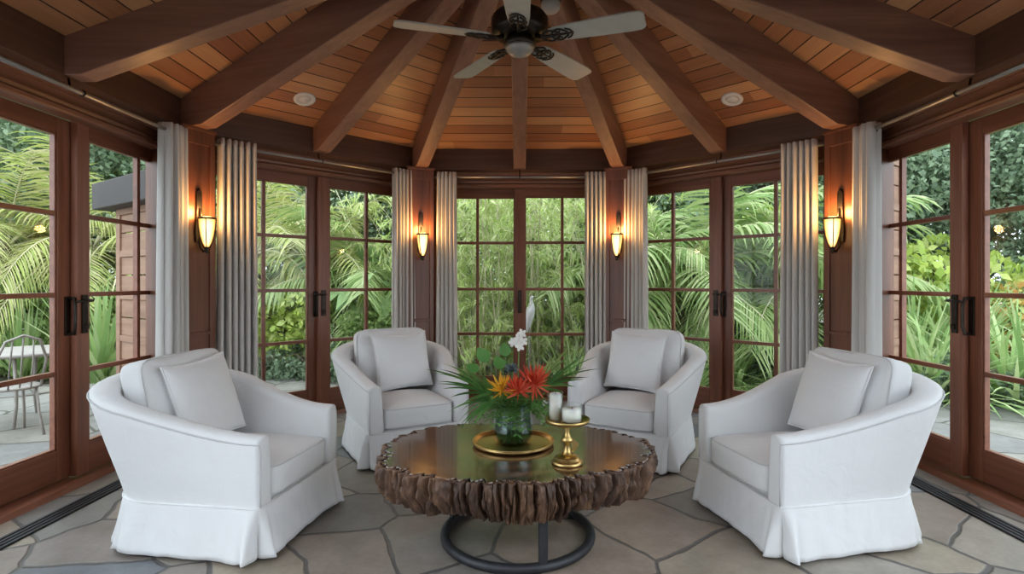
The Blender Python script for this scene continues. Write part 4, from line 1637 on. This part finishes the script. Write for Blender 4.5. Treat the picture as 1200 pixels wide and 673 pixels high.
# big background trees
TA = [('crown', bush_mesh('crown', M['lf_dark'], 17000, 1.9, 1.9, 5.8, 0.75, 0.12, 0.28, 1, 0.2, 0.2, 40)), ('trunk', trunk_mesh(5.2, 0.16, 1))]
TB = [('crown', bush_mesh('crown', M['lf_mid'], 15000, 1.9, 1.9, 5.6, 0.7, 0.12, 0.26, 2, 0.1, 0.2, 40)), ('trunk', trunk_mesh(4.8, 0.14, 2))]
trees = [(-560, 7.0, 1), (-900, 5.0, 0), (1780, 7.0, 0), (2120, 5.0, 1), (15, 10.6, 1), (105, 11.0, 0), (-110, 10.6, 1), (-160, 13.0, 0), (-20, 11.5, 1), (60, 13.0, 0), (150, 11.5, 0), (240, 13.0, 1), (320, 12.0, 1), (400, 12.5, 0), (460, 11.5, 0), (530, 12.5, 1), (610, 12.0, 1),
         (690, 12.5, 1), (765, 11.5, 0), (835, 12.5, 0), (905, 11.5, 0), (985, 12.5, 0), (1060, 11.0, 0), (1130, 11.5, 0), (1200, 10.5, 0), (1290, 11.5, 0), (1400, 11.0, 1), (-290, 11.5, 1)]
for i, (px, D, kd) in enumerate(trees):
    x, y, z = at(px, D)
    put('background_tree', (x, y, z), i * 1.7, 1.0 + 0.12 * ((i * 7) % 3 - 1), ['dense dark green tree at the back of the garden', 'dense mid green tree at the back of the garden'][kd], 'tree',
        ['dark trees at the back of the garden', 'mid green trees at the back of the garden'][kd], (TA, TB)[kd])

# bamboo thicket behind the middle doors
BB = [bamboo_parts(21), bamboo_parts(22)]
for i, (px, D) in enumerate([(520, 8.9), (565, 8.3), (612, 8.7), (655, 8.2), (700, 8.8), (590, 9.6), (640, 9.5), (480, 9.4)]):
    x, y, z = at(px, D)
    put('bamboo_clump', (x, y, z), i * 2.2, 0.95 + 0.05 * (i % 3), 'leafy light green bamboo clump outside the middle doors', 'bamboo', 'bamboo clumps outside the middle doors', BB[i % 2])

# palms
PG = palm_parts(M['lf_gold'], 20, 2.3, 0.62, 0.016, 2.0, 31, el0=-0.1)
PP = palm_parts(M['lf_palm'], 20, 2.4, 0.75, 0.022, 1.3, 32, el0=0.1)
for nm, parts, px, D, rz, s, lb in [
    ('feather_palm', PG, 8, 9.0, 0.3, 1.05, 'golden green feather palm outside the left doors, nearest the frame edge'),
    ('feather_palm', PG, 108, 9.4, 2.0, 1.05, 'golden green feather palm beside the timber panel outside the left doors'),
    ('feather_palm', PG, 300, 9.2, 4.0, 1.0, 'golden green feather palm outside the back left doors'),
    ('feather_palm', PG, 380, 9.8, 1.0, 0.95, 'golden feather palm standing deep between the back left doors'),
    ('green_palm', PP, 795, 8.8, 0.6, 1.15, 'broad green palm outside the back right doors, left of the meeting stiles'),
    ('green_palm', PP, 868, 9.3, 2.4, 1.15, 'broad green palm outside the back right doors, right of the meeting stiles'),
    ('green_palm', PP, 935, 8.9, 4.4, 1.0, 'broad green palm half hidden by the right front curtain'),
    ('green_palm', PP, 722, 9.2, 5.2, 1.0, 'broad green palm seen at the right edge of the middle doors'),
    ('green_palm', PP, 432, 9.6, 1.4, 1.0, 'green palm behind the large soft leaves outside the back left doors'),
]:
    x, y, z = at(px, D)
    put(nm, (x, y, z), rz, s, lb, 'palm', None, parts)

# shrubs
SH = {
    'lime': [('foliage', bush_mesh('foliage', M['lf_lime'], 3200, 0.55, 0.5, 1.15, 0.26, 0.1, 0.3, 41, 0.0, 0.1, 22)), ('stems', trunk_mesh(1.1, 0.03, 41, 7, 0.35))],
    'mid': [('foliage', bush_mesh('foliage', M['lf_mid'], 4200, 0.75, 0.65, 1.5, 0.3, 0.1, 0.32, 42, 0.0, 0.0, 26)), ('stems', trunk_mesh(1.4, 0.04, 42, 7, 0.5))],
    'low': [('foliage', bush_mesh('foliage', M['lf_dark'], 3200, 0.8, 0.4, 0.6, 0.2, 0.07, 0.3, 43, 0.0, 0.0, 24)), ('stems', trunk_mesh(0.5, 0.02, 43, 7, 0.4))],
    'flower': [('foliage', bush_mesh('foliage', M['lf_flower'], 2600, 0.7, 0.5, 0.9, 0.25, 0.08, 0.32, 44, 0.0, 0.0, 22)), ('stems', trunk_mesh(0.8, 0.025, 44, 7, 0.4))],
}
for kd, px, D, s, lb in [
    ('lime', 338, 8.5, 1.15, 'lime green bush outside the back left doors'),
    ('lime', 1085, 9.2, 1.9, 'tall yellow-green bush outside the right doors, left of the handles'),
    ('lime', 880, 9.9, 2.3, 'yellow-green bush high behind the back right palms'),
    ('mid', 20, 9.2, 1.2, 'bushy mid green shrub at the patio edge, far left'),
    ('mid', 95, 8.9, 1.15, 'bushy mid green shrub at the patio edge beside the timber panel'),
    ('mid', -60, 9.0, 1.3, 'bushy mid green shrub at the patio edge, beyond the iron table'),
    ('mid', 290, 9.3, 1.1, 'bushy green shrub below the golden palm outside the back left doors'),
    ('mid', 405, 8.2, 0.7, 'bushy green shrub right of the lime bush'),
    ('mid', 452, 8.0, 0.75, 'bushy green shrub at the right end of the back left doors'),
    ('low', 300, 7.95, 1.0, 'low grey-green border shrub, first along the far patio edge'),
    ('low', 362, 8.0, 1.0, 'low grey-green border shrub, second along the far patio edge'),
    ('low', 415, 8.0, 1.0, 'low grey-green border shrub, third along the far patio edge'),
    ('low', 870, 9.0, 1.4, 'low dark hedge behind the lawn, left of the muntin'),
    ('low', 930, 8.6, 1.4, 'low dark hedge behind the lawn, beside the curtain'),
    ('low', 1165, 6.3, 1.1, 'low dark shrub at the patio edge outside the right doors'),
    ('low', 1075, 6.9, 1.2, 'low dark shrub at the patio edge behind the right front armchair'),
    ('flower', 1182, 8.6, 1.6, 'orange and yellow flowering shrub outside the right doors, far right'),
    ('mid', 1250, 8.6, 1.3, 'bushy mid green shrub beyond the right edge of the doors'),
]:
    x, y, z = at(px, D)
    put('garden_shrub', (x, y, z), D * 3 + px, s, lb, 'shrub', None, SH[kd])

# strap-leaf clumps
SA = strap_parts(M['lf_strap'], 130, 1.15, 0.018, 51)
SB = strap_parts(M['lf_strap'], 70, 1.5, 0.03, 52, el0=0.9, el1=1.5, droop=0.5)
for kd, px, D, s, lb in [
    (SA, 1188, 6.3, 1.45, 'arching strap-leaf clump right of the right door handles'),
    (SA, 1093, 6.6, 1.4, 'arching strap-leaf clump left of the right door handles'),
    (SA, 1245, 6.8, 1.4, 'arching strap-leaf clump cut by the right edge of the view'),
    (SB, 1066, 7.8, 1.1, 'upright strap-leaf clump behind the arching ones on the right'),
    (SB, 1120, 7.9, 1.15, 'upright strap-leaf clump under the yellow-green bush'),
    (SB, 30, 8.2, 0.9, 'upright strap-leaf clump at the patio edge behind the iron table'),
    (SB, 120, 8.0, 1.1, 'upright strap-leaf clump by the timber panel on the left'),
    (SA, 800, 6.9, 1.1, 'arching strap-leaf clump at the foot of the back right palm'),
    (SA, 855, 7.6, 1.1, 'arching strap-leaf clump at the edge of the lawn'),
    (SA, 668, 7.2, 0.8, 'arching strap-leaf clump at the right foot of the bamboo'),
]:
    x, y, z = at(px, D)
    put('strap_leaf_clump', (x, y, z), px * 0.7, s, lb, 'plant', None, kd)

BG = bigleaf_parts(M['lf_big'], 16, 2.0, 0.42, 61)
for px, D, s, lb in [(408, 8.8, 1.0, 'large soft-leaved plant outside the back left doors, right leaf'), (444, 8.6, 1.05, 'large soft-leaved plant half behind the back left curtain'), (352, 9.9, 0.9, 'large soft-leaved plant behind the lime bush')]:
    x, y, z = at(px, D)
    put('large_leaf_plant', (x, y, z), px, s, lb, 'plant', None, BG)

# lawn grass
C = rs.uniform(0, 1, (9000, 2))
gx = 1.6 + C[:, 0] * 4.0
gy = 3.2 + C[:, 1] * 2.9
keep = (gy < 3.1 + (gx - 1.0) * 3) & (gx < 6.0)
gx, gy = gx[keep], gy[keep]
n = len(gx)
Cg = np.stack([gx, gy, np.full(n, -0.045)], 1)
Dg = rs.normal(size=(n, 3)) * 0.35 + np.array([0, 0, 1.0])
me = quads_to_mesh('lawn_grass', leaf_quads(Cg, Dg, rs.uniform(0.05, 0.08, n), np.full(n, 0.006), rs), M['lf_mid'])
lg = bpy.data.objects.new('lawn_grass', me)
COL.objects.link(lg)
tag(lg, 'short lawn grass outside the back right doors', 'grass', kind='stuff')

# timber panels outside the side doors
def panel(name, p0, p1, label, h=2.12, cap=True):
    p0, p1 = Vector((*p0, 0)), Vector((*p1, 0))
    L = (p1 - p0).length
    q = math.atan2(p1.y - p0.y, p1.x - p0.x)
    root = empty(name, (p0.x, p0.y, -0.06), q)
    tag(root, label, 'timber panel')
    mb = MB()
    for x0, x1 in ((0, 0.09), (L - 0.09, L)):
        mb.box((x0, -0.03, 0), (x1, 0.03, h))
    z = 0.0
    while z < h:
        mb.box((0.09, -0.028, z), (L - 0.09, 0.028, z + 0.06))
        z += 0.412
    mb.build('frame', M['shutter'], root, bevel=0.004)
    mb = MB()
    z = 0.06
    while z < h - 0.1:
        mb.box((0.085, -0.012, z), (L - 0.085, 0.012, z + 0.168))
        mb.box((0.085, -0.012, z + 0.18), (L - 0.085, 0.012, z + 0.35))
        z += 0.412
    mb.build('boards', M['shutter'], root, bevel=0.004)
    if cap:
        MB().box((-0.22, -0.16, h), (L + 0.1, 0.16, h + 0.26)).build('cap_board', M['eave'], root, bevel=0.01)
    return root
panel('timber_panel', (-3.98, 2.15), (-3.22, 1.62), 'weathered timber panel with a grey cap outside the left doors')
panel('timber_panel', (3.2, 1.58), (3.58, 1.84), 'narrow reddish timber panel outside the right doors', 2.55, False)

# patio table and chair
tb = empty('patio_table', (-5.0, 2.25, -0.06))
tag(tb, 'round weathered metal patio table outside the left doors', 'table')
MB().lathe([(0.0, 0.68), (0.44, 0.68), (0.46, 0.69), (0.46, 0.71), (0.44, 0.72), (0.0, 0.72)], 40).build('top', M['patio_metal'], tb)
for k in range(4):
    q = k * PI / 2 + 0.5
    c, s = math.cos(q), math.sin(q)
    MB().tube([(0.36 * c, 0.36 * s, 0.68), (0.3 * c, 0.3 * s, 0.4), (0.3 * c, 0.3 * s, 0.2), (0.38 * c, 0.38 * s, 0.0)], 0.016, 8).build('leg', M['patio_metal'], tb)
MB().tube([(0.3 * math.cos(2 * PI * k / 32), 0.3 * math.sin(2 * PI * k / 32), 0.3) for k in range(32)], 0.009, 6, closed=True).build('stretcher_ring', M['patio_metal'], tb)
pcx = empty('patio_chair', (-4.66, 1.72, -0.06), R(150))
tag(pcx, 'weathered metal patio chair with a curved back by the patio table', 'chair')
MB().lathe([(0.0, 0.43), (0.21, 0.43), (0.22, 0.44), (0.21, 0.455), (0.0, 0.455)], 28).build('seat', M['patio_metal'], pcx)
for x, y, fx_ in ((0.17, 0.15, 0.04), (0.17, -0.15, 0.04), (-0.17, 0.15, -0.06), (-0.17, -0.15, -0.06)):
    MB().tube([(x * 0.9, y * 0.9, 0.43), (x, y, 0.2), (x + fx_, y * 1.1, 0.0)], 0.012, 8).build('leg', M['patio_metal'], pcx)
bk = MB()
bk.tube([(-0.17, -0.16, 0.44), (-0.24, -0.18, 0.7), (-0.28, -0.12, 0.88), (-0.29, 0, 0.93), (-0.28, 0.12, 0.88), (-0.24, 0.18, 0.7), (-0.17, 0.16, 0.44)], 0.012, 8)
for y in (-0.08, 0, 0.08):
    bk.tube([(-0.2, y, 0.45), (-0.25, y, 0.7), (-0.285, y * 0.9, 0.91)], 0.007, 6)
bk.build('back', M['patio_metal'], pcx)

# white garden ornament in front of the bamboo
hp = vp(622, 372, 7.4)
st_ = empty('garden_ornament', (hp.x, hp.y, GZ))
tag(st_, 'slender white bird-shaped garden ornament seen through the middle doors', 'garden ornament')
zc = hp.z - GZ
bd = MB()
path = [(-0.03, 0, zc - 0.22), (-0.045, 0, zc - 0.12), (-0.02, 0, zc + 0.02), (0.005, 0, zc + 0.12), (0.02, 0, zc + 0.18), (0.0, 0, zc + 0.23), (0.012, -0.02, zc + 0.275), (0.04, -0.03, zc + 0.28)]
bd.tube(path, [0.006, 0.045, 0.072, 0.062, 0.028, 0.02, 0.026, 0.01], 12)
bd.build('body', M['statue'], st_, subd=1)
MB().tube([(0.038, -0.03, zc + 0.28), (0.1, -0.05, zc + 0.265)], [0.009, 0.002], 6).build('beak', M['patio_metal'], st_)
for s in (-1, 1):
    MB().tube([(-0.02, 0.02 * s, zc - 0.1), (-0.02, 0.025 * s, 0.0)], 0.008, 6).build('leg', M['patio_metal'], st_)
MB().lathe([(0.14, -0.04), (0.13, 0.04), (0.0, 0.05)], 20).build('base', M['patio_metal'], st_)
